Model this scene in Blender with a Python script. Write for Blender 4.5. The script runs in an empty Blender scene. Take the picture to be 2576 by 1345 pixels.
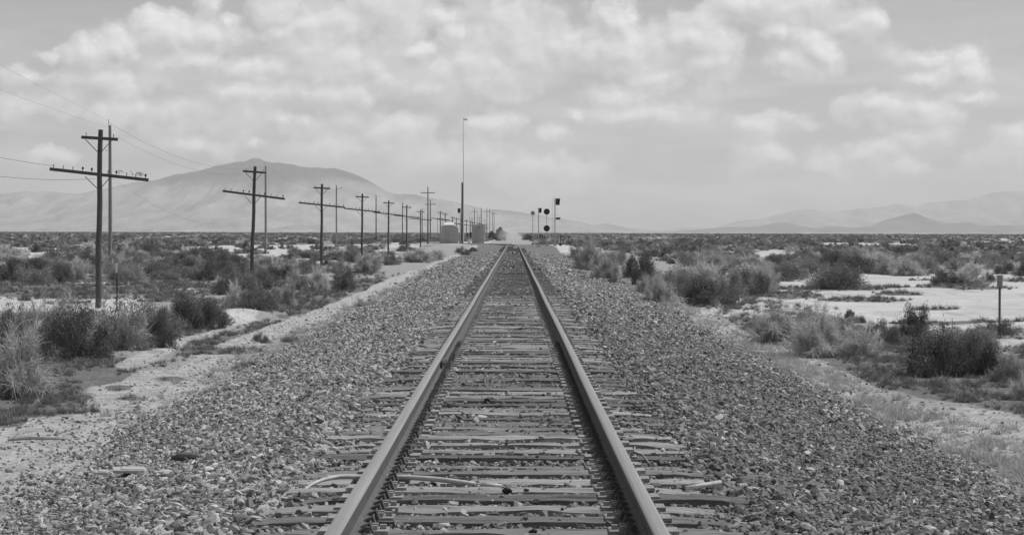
import bpy, bmesh, math, random
import numpy as np
from mathutils import Vector, Matrix
random.seed(7)
rng = np.random.default_rng(11)
R = math.radians
S = bpy.context.scene
COL = S.collection

# ------------------------------------------------------------------ camera
HC = 2.36                     # eye above the desert floor
FD = 5723.6                   # focal length in units of a 2576 wide picture
GRADE = 0.0017                # the track falls away gently
camd = bpy.data.cameras.new('camera'); cam = bpy.data.objects.new('camera', camd); COL.objects.link(cam)
camd.sensor_width = 36; camd.lens = 80.0; camd.clip_start = .5; camd.clip_end = 90000
cam.matrix_world = (Matrix.Translation((.072, 0, HC)) @ Matrix.Rotation(.0006, 4, 'Z')
                    @ Matrix.Rotation(math.pi/2 - .0158, 4, 'X') @ Matrix.Rotation(.0024, 4, 'Z'))
S.camera = cam
S.view_settings.view_transform = 'Standard'; S.view_settings.look = 'None'
S.view_settings.gamma = 1; S.view_settings.exposure = 0.0
try:
    S.cycles.use_denoising = True
    S.cycles.max_bounces = 5; S.cycles.diffuse_bounces = 2; S.cycles.glossy_bounces = 2
    S.cycles.transmission_bounces = 3; S.cycles.volume_bounces = 1; S.cycles.transparent_max_bounces = 6
except Exception: pass

# ------------------------------------------------------------------ node helper
class NT:
    def __init__(s, tree): s.t = tree; s.n = tree.nodes; s.l = tree.links
    def node(s, typ, **kw):
        n = s.n.new(typ)
        for k, v in kw.items(): setattr(n, k, v)
        return n
    def put(s, sock, v):
        if isinstance(v, bpy.types.NodeSocket): s.l.new(v, sock)
        elif v is not None: sock.default_value = v
    def math(s, op, a, b=None, c=None, clamp=False):
        n = s.node('ShaderNodeMath', operation=op, use_clamp=clamp)
        for i, v in enumerate((a, b, c)):
            if v is not None: s.put(n.inputs[i], v)
        return n.outputs[0]
    def vmath(s, op, a, b=None, out=0):
        n = s.node('ShaderNodeVectorMath', operation=op)
        s.put(n.inputs[0], a)
        if b is not None: s.put(n.inputs[1], b)
        return n.outputs[out]
    def noise(s, vec, scale, detail=3, rough=.5, dist=0, out='Fac', ntype=None):
        n = s.node('ShaderNodeTexNoise')
        s.put(n.inputs['Vector'], vec); n.inputs['Scale'].default_value = scale
        n.inputs['Detail'].default_value = detail; n.inputs['Roughness'].default_value = rough
        n.inputs['Distortion'].default_value = dist
        return n.outputs[out]
    def remap(s, v, a, b, c=0., d=1., smooth=False):
        n = s.node('ShaderNodeMapRange', interpolation_type='SMOOTHSTEP' if smooth else 'LINEAR')
        s.put(n.inputs[0], v)
        for i, q in enumerate((a, b, c, d)): s.put(n.inputs[i+1], q)
        return n.outputs[0]
    def mix(s, f, a, b):
        n = s.node('ShaderNodeMix', data_type='FLOAT', clamp_factor=True)
        s.put(n.inputs[0], f); s.put(n.inputs[2], a); s.put(n.inputs[3], b)
        return n.outputs[0]
    def comb(s, x, y, z):
        n = s.node('ShaderNodeCombineXYZ')
        for i, v in enumerate((x, y, z)): s.put(n.inputs[i], v)
        return n.outputs[0]

# ------------------------------------------------------------------ sky and sun
SUN_EL, SUN_AZ = R(60), R(74)          # azimuth measured from +Y (the track) towards +X
W_ = bpy.data.worlds.new('World'); S.world = W_; W_.use_nodes = True
w = NT(W_.node_tree); w.n.clear()
sky = w.node('ShaderNodeTexSky', sky_type='NISHITA', sun_disc=False)
sky.sun_elevation = SUN_EL; sky.sun_rotation = SUN_AZ; sky.air_density = 1.0; sky.dust_density = 2.5; sky.altitude = 1300
bw = w.node('ShaderNodeRGBToBW'); w.l.new(sky.outputs[0], bw.inputs[0])
dirv = w.node('ShaderNodeTexCoord').outputs['Generated']
sp = w.node('ShaderNodeSeparateXYZ'); w.l.new(dirv, sp.inputs[0])
az = w.math('ARCTAN2', sp.outputs[0], sp.outputs[1]); el = w.math('ARCSINE', sp.outputs[2])
U = w.math('MULTIPLY_ADD', az, 5.7236, 1.2915); V = w.math('MULTIPLY_ADD', el, -5.7236, .583)
P0 = w.comb(U, V, 0.)
# cumulus heaps: azimuth, elevation, half width, half height, strength
PUFFS = [(.135,.155,.03,.022,.8),(.235,.145,.06,.035,.9),(.310,.130,.055,.045,1.05),(.43,.085,.085,.045,1),(.555,.10,.10,.05,1),
 (.535,.02,.04,.06,1),(.59,.06,.05,.03,.8),(.68,.035,.07,.06,1.05),(.71,.10,.06,.035,.9),(.50,.165,.11,.035,.9),(.66,.18,.09,.03,.8),
 (.33,.215,.10,.028,.85),(.12,.21,.08,.02,.5),(.83,.06,.09,.07,.95),(.86,.15,.10,.06,.7),(1.0,.06,.11,.09,.8),(1.06,.125,.05,.028,1.3),
 (1.13,.08,.045,.05,1.3),(1.12,.05,.05,.03,.9),(1.27,.04,.12,.09,.85),(1.20,.17,.11,.07,.6),(1.34,.15,.10,.05,.7),(1.43,.13,.08,.04,.7),
 (1.56,.06,.042,.055,1.2),(1.60,.13,.09,.065,1.05),(1.64,.19,.07,.04,.8),(1.74,.08,.065,.055,1.15),(1.79,.16,.09,.06,.8),
 (1.83,.015,.05,.04,.85),(1.97,.01,.12,.05,.9),(1.97,.085,.06,.035,.95),(2.05,.12,.06,.045,1.35),(2.0,.15,.11,.04,.8),(2.12,.07,.05,.035,.7),
 (2.33,.205,.055,.02,.8),(2.40,.185,.06,.035,.95),(2.30,.15,.09,.022,.5),(2.20,.27,.075,.035,.8),(2.31,.285,.07,.03,.8),(2.42,.25,.06,.012,.7),
 (2.18,.39,.055,.026,.95),(2.07,.42,.06,.032,.95),(1.93,.40,.08,.03,.7),(2.26,.42,.05,.018,.8),(2.53,.36,.06,.04,.6),(2.33,.35,.04,.015,.5),
 (1.92,.31,.07,.022,.7),(1.60,.29,.12,.028,.7),(1.45,.29,.03,.02,.9),(1.40,.33,.05,.02,.7),(1.25,.325,.06,.025,.85),(.98,.33,.09,.035,.75),
 (.90,.37,.12,.02,.5),(1.18,.40,.13,.03,.6),(1.36,.43,.10,.035,.6),(.49,.37,.05,.018,.7),(.645,.362,.025,.012,.8),(.155,.40,.055,.018,.9),
 (.60,.245,.075,.02,.7),(.80,.24,.14,.025,.5),(1.53,.235,.10,.02,.5),(1.05,.22,.12,.02,.4),(.35,.28,.2,.025,.4),(.75,.31,.2,.02,.3)]
gt = bpy.data.node_groups.new('cloud_heaps', 'ShaderNodeTree')
gt.interface.new_socket('P', in_out='INPUT', socket_type='NodeSocketVector')
gt.interface.new_socket('D', in_out='OUTPUT', socket_type='NodeSocketFloat')
g = NT(gt); gi = g.node('NodeGroupInput'); go = g.node('NodeGroupOutput')
acc = None
for (cx, cy, rx, ry, st) in PUFFS:
    q = g.vmath('MULTIPLY', g.vmath('SUBTRACT', gi.outputs[0], (cx, cy, 0)), (1/rx/1.25, 1/ry/1.25, 0))
    d = g.math('MULTIPLY_ADD', g.vmath('LENGTH', q, out=1), -st, st)
    if acc is None: acc = d
    else: acc = g.math('SMOOTH_MAX', acc, d, .12)
g.l.new(acc, go.inputs[0])
def heaps(P):
    n = w.node('ShaderNodeGroup'); n.node_tree = gt; w.put(n.inputs[0], P); return n.outputs[0]
def field(P):
    wob = w.vmath('SUBTRACT', w.noise(P, 9, 6, .62, out='Color'), (.5, .5, .5))
    Q = w.vmath('ADD', P, w.vmath('MULTIPLY', wob, (.12, .09, 0)))
    fb = w.noise(P, 19, 9, .6)
    vo = w.node('ShaderNodeTexVoronoi', feature='F1'); w.put(vo.inputs['Vector'], w.vmath('ADD', Q, w.vmath('MULTIPLY', wob, (-.06, -.045, 0))))
    vo.inputs['Scale'].default_value = 7.5; vo.inputs['Detail'].default_value = 2; vo.inputs['Roughness'].default_value = .5
    bil = w.math('MULTIPLY_ADD', vo.outputs['Distance'], -1.0, .86)
    return w.math('ADD', w.math('ADD', heaps(Q), bil), w.math('MULTIPLY_ADD', fb, .62, -.34))
D0 = field(P0)
D1 = field(w.vmath('ADD', P0, (.012, -.022, 0)))
relief = w.math('SUBTRACT', D0, D1)
cover = w.remap(D0, .12, .29, 0, 1, True); body = w.remap(D0, -.45, .05, 0, 1, True)
# thin layered veil between the heaps
Pst = w.vmath('MULTIPLY', P0, (1., 4.5, 1.))
veil = w.remap(w.noise(Pst, 2.6, 7, .6, .4), .38, .66, 0, 1, True)
band = w.remap(V, .02, .22, .25, 1., True)
veil = w.math('MULTIPLY', veil, band)
lit = w.math('MULTIPLY_ADD', relief, .26, .69)
fine = w.math('MULTIPLY_ADD', w.noise(Pst, 9, 6, .6), .2, -.1)
lit = w.math('ADD', lit, fine)
lit = w.math('MINIMUM', w.math('MAXIMUM', lit, .48), .88)
base = w.math('MULTIPLY', w.math('MINIMUM', w.math('MULTIPLY', bw.outputs[0], .1), .62), .91)
skyv = w.mix(w.math('MULTIPLY', veil, .8), base, .60)
grey = w.math('MINIMUM', w.math('MAXIMUM', w.math('MULTIPLY_ADD', relief, .17, .655), .54), .76)
skyv = w.mix(w.math('MULTIPLY', body, .9), skyv, w.math('ADD', grey, w.math('MULTIPLY', fine, .5)))
skyv = w.mix(w.math('MULTIPLY', cover, w.remap(V, .30, .45, .88, .6)), skyv, lit)
STR = .1
bg = w.node('ShaderNodeBackground'); bg.inputs['Strength'].default_value = STR
w.put(bg.inputs['Color'], w.math('DIVIDE', skyv, STR))
wo = w.node('ShaderNodeOutputWorld'); w.l.new(bg.outputs[0], wo.inputs[0])
W_.cycles.sampling_method = 'MANUAL'; W_.cycles.sample_map_resolution = 512

sund = bpy.data.lights.new('sun', 'SUN'); sund.energy = 3.0; sund.angle = R(.5)
sun = bpy.data.objects.new('sun', sund); COL.objects.link(sun)
sdir = Vector((math.sin(SUN_AZ)*math.cos(SUN_EL), math.cos(SUN_AZ)*math.cos(SUN_EL), math.sin(SUN_EL)))
sun.rotation_euler = sdir.to_track_quat('Z', 'Y').to_euler(); sun.location = (0, 0, 60)

# ------------------------------------------------------------------ picture -> place helpers
def hor(x): return 583 + (x - 1288)*.00236
def at(x, y, h=0.):
    Y = (HC - h)*FD/(y - hor(x)); return .072 + (x - 1291.4)/FD*Y, Y
def proj(X, Y, Z=0.):
    px = 1291.4 + (X - .072)/Y*FD; return px, hor(px) + (HC - Z)/Y*FD
def sm(a, b, x):
    t = np.clip((x - a)/(b - a), 0, 1); return t*t*(3 - 2*t)
_perm = rng.random((256, 256))
def vnoise(x, y):
    x = np.asarray(x, float); y = np.asarray(y, float)
    xi = np.floor(x).astype(np.int64); yi = np.floor(y).astype(np.int64); fx = x - xi; fy = y - yi
    fx = fx*fx*(3 - 2*fx); fy = fy*fy*(3 - 2*fy); a = xi & 255; b = yi & 255; a1 = (xi+1) & 255; b1 = (yi+1) & 255
    return (_perm[a, b]*(1-fx)*(1-fy) + _perm[a1, b]*fx*(1-fy) + _perm[a, b1]*(1-fx)*fy + _perm[a1, b1]*fx*fy)
def fbm(x, y, o=4, r=.5):
    s = 0; a = 1; t = 0
    for i in range(o):
        s = s + a*vnoise(x*2**i + 17.3*i, y*2**i + 5.1*i); t += a; a *= r
    return s/t

# ------------------------------------------------------------------ object helpers
def tag(o, label=None, cat=None, group=None, kind=None):
    if label: o['label'] = label
    if cat: o['category'] = cat
    if group: o['group'] = group
    if kind: o['kind'] = kind
    return o
def link(o, parent=None):
    COL.objects.link(o)
    if parent: o.parent = parent
    return o
def empty(name, loc, rz=0):
    o = bpy.data.objects.new(name, None); o.location = loc; o.rotation_euler = (0, 0, rz); o.empty_display_size = .2
    return link(o)
def np_mesh(name, V, F, mats, midx=None, smooth=False):
    """V (n,3), F (m,k) arrays of one polygon size."""
    V = np.asarray(V, np.float32); F = np.asarray(F, np.int32); me = bpy.data.meshes.new(name)
    me.vertices.add(len(V)); me.vertices.foreach_set('co', V.ravel())
    k = F.shape[1]; me.loops.add(F.size); me.loops.foreach_set('vertex_index', F.ravel())
    me.polygons.add(len(F)); me.polygons.foreach_set('loop_start', np.arange(0, F.size, k, dtype=np.int32))
    me.polygons.foreach_set('loop_total', np.full(len(F), k, np.int32))
    for m in (mats if isinstance(mats, (list, tuple)) else [mats]): me.materials.append(m)
    if midx is not None: me.polygons.foreach_set('material_index', np.asarray(midx, np.int32))
    me.polygons.foreach_set('use_smooth', np.full(len(F), smooth, bool))
    me.update(calc_edges=True); me.validate(); return me
class MB:
    def __init__(s): s.v = []; s.f = []; s.m = []
    def add(s, vs, fs, mi=0):
        o = len(s.v); s.v += [tuple(p) for p in vs]; s.f += [tuple(i+o for i in f) for f in fs]; s.m += [mi]*len(fs)
    def box(s, c, d, mi=0, M=None):
        x, y, z = c; a, b, e = d[0]/2, d[1]/2, d[2]/2
        vs = [Vector((x+i*a, y+j*b, z+k*e)) for k in (-1, 1) for j in (-1, 1) for i in (-1, 1)]
        if M is not None: vs = [M @ p for p in vs]
        s.add(vs, [(0,2,3,1),(4,5,7,6),(0,1,5,4),(2,6,7,3),(0,4,6,2),(1,3,7,5)], mi)
    def tube(s, pts, rad, n=8, mi=0, caps=True):
        pts = [Vector(p) for p in pts]; rad = rad if isinstance(rad, (list, tuple)) else [rad]*len(pts)
        vs = []; fs = []; prev = None
        for i, p in enumerate(pts):
            t = (pts[min(i+1, len(pts)-1)] - pts[max(i-1, 0)]).normalized()
            if prev is None:
                a = Vector((1, 0, 0)) if abs(t.x) < .9 else Vector((0, 1, 0)); u = (a - t*a.dot(t)).normalized()
            else: u = (prev - t*prev.dot(t)).normalized()
            prev = u; v = t.cross(u)
            for k in range(n):
                q = 2*math.pi*k/n; vs.append(p + (u*math.cos(q) + v*math.sin(q))*rad[i])
        for i in range(len(pts)-1):
            for k in range(n):
                a = i*n+k; b = i*n+(k+1) % n; fs.append((a, b, b+n, a+n))
        if caps: fs.append(tuple(range(n-1, -1, -1))); fs.append(tuple(range((len(pts)-1)*n, len(pts)*n)))
        s.add(vs, fs, mi)
    def mesh(s, name, mats, smooth=False):
        me = bpy.data.meshes.new(name); me.from_pydata(s.v, [], s.f)
        for m in (mats if isinstance(mats, (list, tuple)) else [mats]): me.materials.append(m)
        me.polygons.foreach_set('material_index', s.m)
        if smooth: me.polygons.foreach_set('use_smooth', [True]*len(s.f))
        me.update(); return me
    def build(s, name, mats, parent=None, smooth=False):
        return link(bpy.data.objects.new(name, s.mesh(name, mats, smooth)), parent)
def bevel(o, wd=.01, seg=1):
    m = o.modifiers.new('bevel', 'BEVEL'); m.width = wd; m.segments = seg; m.limit_method = 'ANGLE'; return o
KIDS = {}
def copy_tree(o, parent=None):
    c = o.copy(); COL.objects.link(c)
    if parent: c.parent = parent
    for ch in list(o.children): copy_tree(ch, c)
    return c

# ------------------------------------------------------------------ materials (all neutral greys)
def material(name, col, var=.0, scale=8., rough=.85, metal=0., bump=0., inst=0., stretch=(1,1,1), spec=.25, transl=0., detail=5, coords='Object', bdist=.01):
    m = bpy.data.materials.new(name); m.use_nodes = True; t = NT(m.node_tree); t.n.clear()
    out = t.node('ShaderNodeOutputMaterial'); b = t.node('ShaderNodeBsdfPrincipled')
    vec = t.node('ShaderNodeTexCoord').outputs[coords]; vec = t.vmath('MULTIPLY', vec, stretch)
    c = col; n = t.noise(vec, scale, detail, .6)
    if var: c = t.math('MULTIPLY', c, t.remap(n, .25, .75, 1-var, 1+var))
    if inst:
        oi = t.node('ShaderNodeObjectInfo').outputs['Random']
        c = t.math('MULTIPLY', c, t.remap(t.math('POWER', oi, 1.5), 0, 1, 1-inst*.75, 1+inst*1.3))
    c = t.math('MINIMUM', c, .85)
    cc = t.comb(c, c, c); t.put(b.inputs['Base Color'], cc)
    b.inputs['Roughness'].default_value = rough; b.inputs['Metallic'].default_value = metal
    b.inputs['Specular IOR Level'].default_value = spec
    if bump:
        bn = t.node('ShaderNodeBump'); bn.inputs['Strength'].default_value = bump; bn.inputs['Distance'].default_value = bdist
        t.l.new(n, bn.inputs['Height']); t.l.new(bn.outputs[0], b.inputs['Normal'])
    o = b.outputs[0]
    if transl:
        tr = t.node('ShaderNodeBsdfTranslucent'); t.put(tr.inputs['Color'], cc)
        mx = t.node('ShaderNodeMixShader'); mx.inputs[0].default_value = transl
        t.l.new(o, mx.inputs[1]); t.l.new(tr.outputs[0], mx.inputs[2]); o = mx.outputs[0]
    t.l.new(o, out.inputs[0]); return m
M = {}
M['tar_wood'] = material('tar_wood', .095, .35, 6, .8, stretch=(4,4,.4), bump=.5)
M['grey_wood'] = material('grey_wood', .26, .35, 6, .85, stretch=(4,4,.4), bump=.5)
M['tie'] = material('tie_wood', .24, .55, 5, .9, stretch=(.35,9,6), bump=1., inst=.5, detail=8)
M['tie_far'] = material('tie_far', .165, .45, 1.5, .9, stretch=(.3,6,1), coords='Object')
M['rust'] = material('rust', .13, .35, 20, .75, metal=.2, bump=.3)
M['plate'] = material('plate_steel', .36, .3, 30, .6, metal=.3, bump=.2, inst=.15)
M['railtop'] = material('rail_top', .44, .22, 3, .42, metal=.55, stretch=(30,.15,1), spec=.5)
M['galv'] = material('galvanised', .42, .15, 10, .5, metal=.3)
M['black'] = material('black_paint', .022, .2, 10, .6)
M['dark'] = material('dark_paint', .045, .2, 10, .6)
M['white'] = material('white_paint', .74, .12, 10, .6)
M['pvc'] = material('white_plastic', .54, .3, 14, .45, bump=.1)
M['silver'] = material('silver_paint', .50, .12, 2.5, .55, metal=.1)
M['board'] = material('bleached_board', .46, .15, 8, .7, stretch=(1,8,4))
M['wire'] = material('wire', .16, 0, 5, .6)
M['glass_ins'] = material('insulator_glass', .06, .1, 5, .25, spec=.6)
M['lens'] = material('signal_lens', .16, 0, 5, .15, spec=.8)
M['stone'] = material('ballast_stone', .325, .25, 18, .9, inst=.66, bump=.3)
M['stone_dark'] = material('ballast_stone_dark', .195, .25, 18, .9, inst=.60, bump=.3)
M['leaf'] = material('dark_leaves', .175, .6, 3.2, .7, inst=.3, transl=.3)
M['leaf_mid'] = material('grey_leaves', .28, .55, 3.2, .7, inst=.25, transl=.22)
M['twig'] = material('pale_twigs', .60, .45, 2.5, .8, inst=.18, transl=.15)
M['stem'] = material('woody_stems', .30, .3, 4, .85)
M['straw'] = material('straw_blades', .52, .3, 3, .8, inst=.3, transl=.2)
M['greengrass'] = material('green_blades', .20, .3, 3, .8, inst=.3, transl=.25)

# ------------------------------------------------------------------ ground shape
def track_z(y): return HC - 1.546 - GRADE*np.clip(y, -50, 420)      # top of the ties
def bend(y): return -.0022*np.clip(np.asarray(y, float) - 318, 0, 200)**2
TOE_L, TOE_R = 4.45, 4.75
def toe_l(y):
    n = fbm(np.asarray(y)*.35, 3.3, 4)
    return TOE_L + (n - .5)*.6 - .45*sm(27, 17, np.asarray(y, float)) + .5*sm(70, 160, np.asarray(y, float))
def toe_r(y):
    return TOE_R + (fbm(np.asarray(y)*.3, 9.7, 4) - .5)*.6 + .6*sm(55, 120, np.asarray(y, float))
def height(x, y):
    x = np.asarray(x, float); y = np.asarray(y, float); xc = x - bend(y)
    far = sm(60, 400, np.abs(x))
    z = (fbm(x*.12, y*.12, 4) - .5)*.16*(1 + far) + (fbm(x*.9, y*.9, 3) - .5)*.05
    for (mx, my, r, h) in MOUNDS: z = z + h*np.exp(-((x-mx)**2 + ((y-my)*.7)**2)/r**2)
    # signal pads beside the line
    z = z + .34*sm(14.5, 12, np.abs(x+9.))*sm(292, 330, y)*sm(470, 440, y)*1.0*(x < 0)
    z = z + .42*sm(9.2, 7.2, np.abs(x))*sm(255, 285, y)*sm(360, 340, y)*(x > 0)
    top = track_z(y) - .036
    tl = np.where(xc < 0, toe_l(y), toe_r(y)); ax = np.abs(xc)
    t = np.clip((ax - 1.6)/(tl - 1.6), 0, 1)
    prof = top*(1 - t) + 0*t - .05*np.sin(t*math.pi)
    k = sm(1., .86, t)
    k = k*sm(900, 600, y)
    z = np.where(t < 1, np.maximum(prof, z)*k + z*(1-k), z)
    # beyond the shoulder a shallow ditch
    return z
MOUNDS = [(*at(600, 803), 1.0, .28), (*at(330, 790), 1.8, .12), (*at(2400, 728), 2.5, .12)]

def ell(X, Y, lst, soft=.25):
    Ys = np.maximum(Y, 5.); px = 1291.4 + (X - .072)/Ys*FD; py = hor(px) + HC/Ys*FD
    nz = (fbm(X*.55, Y*.22, 4) - .5)*1.1
    out = np.zeros_like(X)
    for (cx, cy, rx, ry) in lst:
        d = np.sqrt(((px-cx)/rx)**2 + ((py-cy)/ry)**2) + nz
        out = np.maximum(out, sm(1 + soft, 1 - soft, d))
    return out*(Y > 8)
PLAYA = [(2400,750,520,58),(2480,800,300,30),(2200,790,220,14),(2130,712,240,22),(1860,786,150,13),(2540,862,80,9),(1960,640,130,5),(1990,655,110,5),(1900,632,60,3),(2530,650,60,6),
 (40,767,130,17),(310,772,90,26),(480,731,50,4),(600,800,50,16),(630,816,45,8),(60,630,80,5),(140,640,90,5),(60,650,80,5),(400,686,34,5),(280,672,60,3),
 (500,650,110,5),(590,628,40,7),(660,652,60,5),(740,640,60,4),(540,672,90,3),(1010,644,60,3),(830,660,40,3),(250,712,60,3),(760,655,30,4),(1180,617,60,5),(1420,626,34,9)]
STREAKS = [(2080,727,170,6),(2150,757,120,6),(1990,697,50,6),(1980,745,90,10),(2260,741,60,4),(2120,712,50,3),(2440,728,120,6),(2560,706,40,4),(2010,808,140,8),(2350,780,60,2),(1700,770,60,14),(2420,812,200,4)]
GRASS = [(250,722,330,22),(330,738,220,16),(560,940,140,14),(200,945,260,45),(60,1010,170,42),(500,855,120,35),(730,760,190,30),(700,830,90,18),(560,890,60,12),
 (2330,940,480,55),(2560,1030,200,45),(2200,890,260,50),(2000,830,160,20),(2440,990,200,34),(1700,770,80,14),(900,715,90,22),(150,1035,70,9)]
GRASSNEAR = [(3000,1010,330,60),(-500,1000,360,60),(60,1000,190,52),(200,945,130,26),(150,1030,100,12),(300,975,40,8),(430,955,60,8),(560,890,110,12),(20,1065,50,12),(330,1000,50,7)]
def masks(X, Y):
    ax = np.abs(X)
    pl = ell(X, Y, PLAYA); st = ell(X, Y, STREAKS)
    n1 = fbm(X*.055 + 3, Y*.028, 5, .55)
    wild = sm(.485, .55, n1)*sm(120, 220, Y)*sm(9, 18, ax)
    pl = np.maximum(pl, wild*(1 - .5*sm(700, 1500, Y)))*(1 - st)
    gr = np.maximum(ell(X, Y, GRASS, .35), st)
    n2 = fbm(X*.3, Y*.15, 4)
    gr = np.maximum(gr, sm(.42, .58, n2)*sm(9.5, 12.5, ax)*(1 - pl)*.9)
    # two wheel tracks of the service road on the left, a trodden strip on the right
    wob = (fbm(Y*.08, Y*0 + 2.2, 3) - .5)*.7
    rutA = np.exp(-((X + 5.4 + wob)/.55)**2); rutB = np.exp(-((X + 6.75 + wob)/.36)**2)*sm(66, 46, Y)
    gn = ell(X, Y, GRASSNEAR, .4)
    near = sm(8.0, 6.6, -X)*sm(44, 33, Y)*(X < 0)*sm(4.0, 4.6, -X)
    sand = np.maximum.reduce([rutA, rutB, near*.95])
    right = np.maximum(sm(4.6, 5.0, X)*sm(7.3, 6.2, X)*sm(36, 27, Y), sm(4.6, 5.0, X)*sm(5.9, 5.4, X)*sm(110, 70, Y))
    sand = np.maximum(sand*(1 - gn), right*.85); gr = np.maximum(gr, gn)
    strip = np.exp(-((X + 6.05 + wob)/.33)**2)*sm(38, 46, Y)*sm(130, 90, Y) + np.exp(-((X + 8.3)/1.0)**2)*sm(36, 44, Y)*sm(110, 90, Y)*.8
    strip = strip + sm(5.6, 6.2, X)*sm(9.5, 8, X)*sm(33, 42, Y)*sm(150, 110, Y)
    brk = fbm(X*1.3, Y*.6, 4)
    sand = sand*sm(.10, .33, brk + .12); gr = np.maximum(gr, np.clip(strip, 0, 1)*sm(.3, .45, brk))
    gr = gr*(1 - sand*.85)
    t = np.where(X - bend(Y) < 0, toe_l(Y), toe_r(Y)); bal = sm(.12, -.12, np.abs(X - bend(Y)) - t)*sm(560, 430, Y)
    return dict(playa=pl, grass=np.clip(gr, 0, 1), sand=np.clip(sand, 0, 1), ballast=bal)

def axis_x():
    a = list(np.arange(0, 8.01, .13)); 
    while a[-1] < 15000: a.append(a[-1] + max(.13, a[-1]*.04))
    a = np.array(a); return np.concatenate([-a[:0:-1], a])
def axis_y():
    a = [-5000., -1500, -400, -120, -40, -15, -5, 0, 3, 6, 8.]
    while a[-1] < 21000:
        y = a[-1]; a.append(y + (max(.14, y*.0042) if y < 60 else y*.010 if y < 3000 else y*.08))
    return np.array(a)
ax_, ay_ = axis_x(), axis_y()
GX, GY = np.meshgrid(ax_, ay_); nx, ny = len(ax_), len(ay_)
GZ = height(GX, GY)
idx = np.arange(nx*ny).reshape(ny, nx)
F = np.stack([idx[:-1,:-1], idx[:-1,1:], idx[1:,1:], idx[1:,:-1]], -1).reshape(-1, 4)

gm = bpy.data.materials.new('desert_ground'); gm.use_nodes = True; t = NT(gm.node_tree); t.n.clear()
out = t.node('ShaderNodeOutputMaterial'); b = t.node('ShaderNodeBsdfPrincipled'); b.inputs['Roughness'].default_value = .95; b.inputs['Specular IOR Level'].default_value = .1
pos = t.node('ShaderNodeNewGeometry').outputs['Position']
def at_(n): return t.node('ShaderNodeAttribute', attribute_name=n).outputs['Fac']
fine = t.noise(pos, 9, 6, .65); grit = t.noise(pos, 38, 4, .7); med = t.noise(pos, 1.1, 5, .6)
strk = t.noise(t.vmath('MULTIPLY', pos, (.5, .16, 1)), 1.2, 5, .65)
soil = t.math('MULTIPLY', .38, t.remap(fine, .3, .7, .72, 1.28)); soil = t.math('MULTIPLY', soil, t.remap(grit, .35, .62, .78, 1.12))
sandc = t.math('MULTIPLY', .56, t.remap(fine, .3, .7, .74, 1.18)); 
peb = t.remap(t.noise(pos, 14, 4, .75), .56, .64, 1, .55); sandc = t.math('MULTIPLY', t.math('MULTIPLY', sandc, peb), t.remap(t.noise(t.vmath('MULTIPLY', pos, (1, .6, 1)), 2.6, 7, .7), .36, .62, .72, 1.12))
play = t.math('MULTIPLY', t.math('MULTIPLY', .59, t.remap(med, .3, .7, .9, 1.08)), t.remap(t.noise(pos, .22, 6, .7), .35, .65, .84, 1.08)); play = t.math('MULTIPLY', play, t.remap(strk, .54, .66, 1, .74))
play = t.math('MULTIPLY', play, t.remap(t.noise(t.vmath('MULTIPLY', pos, (2.4, .5, 1)), 1.4, 4, .6), .66, .72, 1, .5))
grs = t.math('MULTIPLY', .20, t.remap(fine, .3, .7, .65, 1.35)); grs = t.math('MULTIPLY', grs, t.remap(med, .3, .7, .8, 1.2))
def edge(a, amt=.5, lo=.42, hi=.58):
    return t.remap(t.math('ADD', a, t.math('MULTIPLY_ADD', t.noise(pos, 3.2, 6, .7), amt, -amt/2)), lo, hi, 0, 1, True)
c = t.mix(edge(at_('grass')), soil, grs); c = t.mix(edge(at_('sand'), .7), c, sandc); c = t.mix(edge(at_('playa'), .9, .30, .50), c, play)
vor = t.node('ShaderNodeTexVoronoi'); t.put(vor.inputs['Vector'], pos); vor.inputs['Scale'].default_value = 17
vc = t.node('ShaderNodeRGBToBW'); t.l.new(vor.outputs['Color'], vc.inputs[0])
gravel = t.math('MULTIPLY', t.remap(vc.outputs[0], .15, .85, .13, .46), t.remap(vor.outputs['Distance'], .0, .9, 1.15, .35))
c = t.mix(edge(at_('ballast'), .3), c, gravel)
# far flats: the blend of scrub and bare crust
t.put(b.inputs['Base Color'], t.comb(c, c, c))
bn = t.node('ShaderNodeBump'); bn.inputs['Strength'].default_value = .9; bn.inputs['Distance'].default_value = .05
hgt = t.math('ADD', t.math('MULTIPLY', fine, .8), t.math('MULTIPLY', t.mix(at_('ballast'), grit, t.math('SUBTRACT', 1, vor.outputs['Distance'])), t.mix(at_('playa'), .6, .1)))
t.put(bn.inputs['Height'], hgt); t.l.new(bn.outputs[0], b.inputs['Normal']); t.l.new(b.outputs[0], out.inputs[0])
gme = np_mesh('ground', np.stack([GX, GY, GZ], -1).reshape(-1, 3), F, gm, smooth=True)
for k, v in masks(GX, GY).items():
    a = gme.attributes.new(k, 'FLOAT', 'POINT'); a.data.foreach_set('value', v.astype(np.float32).ravel())
tag(link(bpy.data.objects.new('ground', gme)), kind='structure')
def hz(x, y): return float(height(np.array([x]), np.array([y]))[0])

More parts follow.
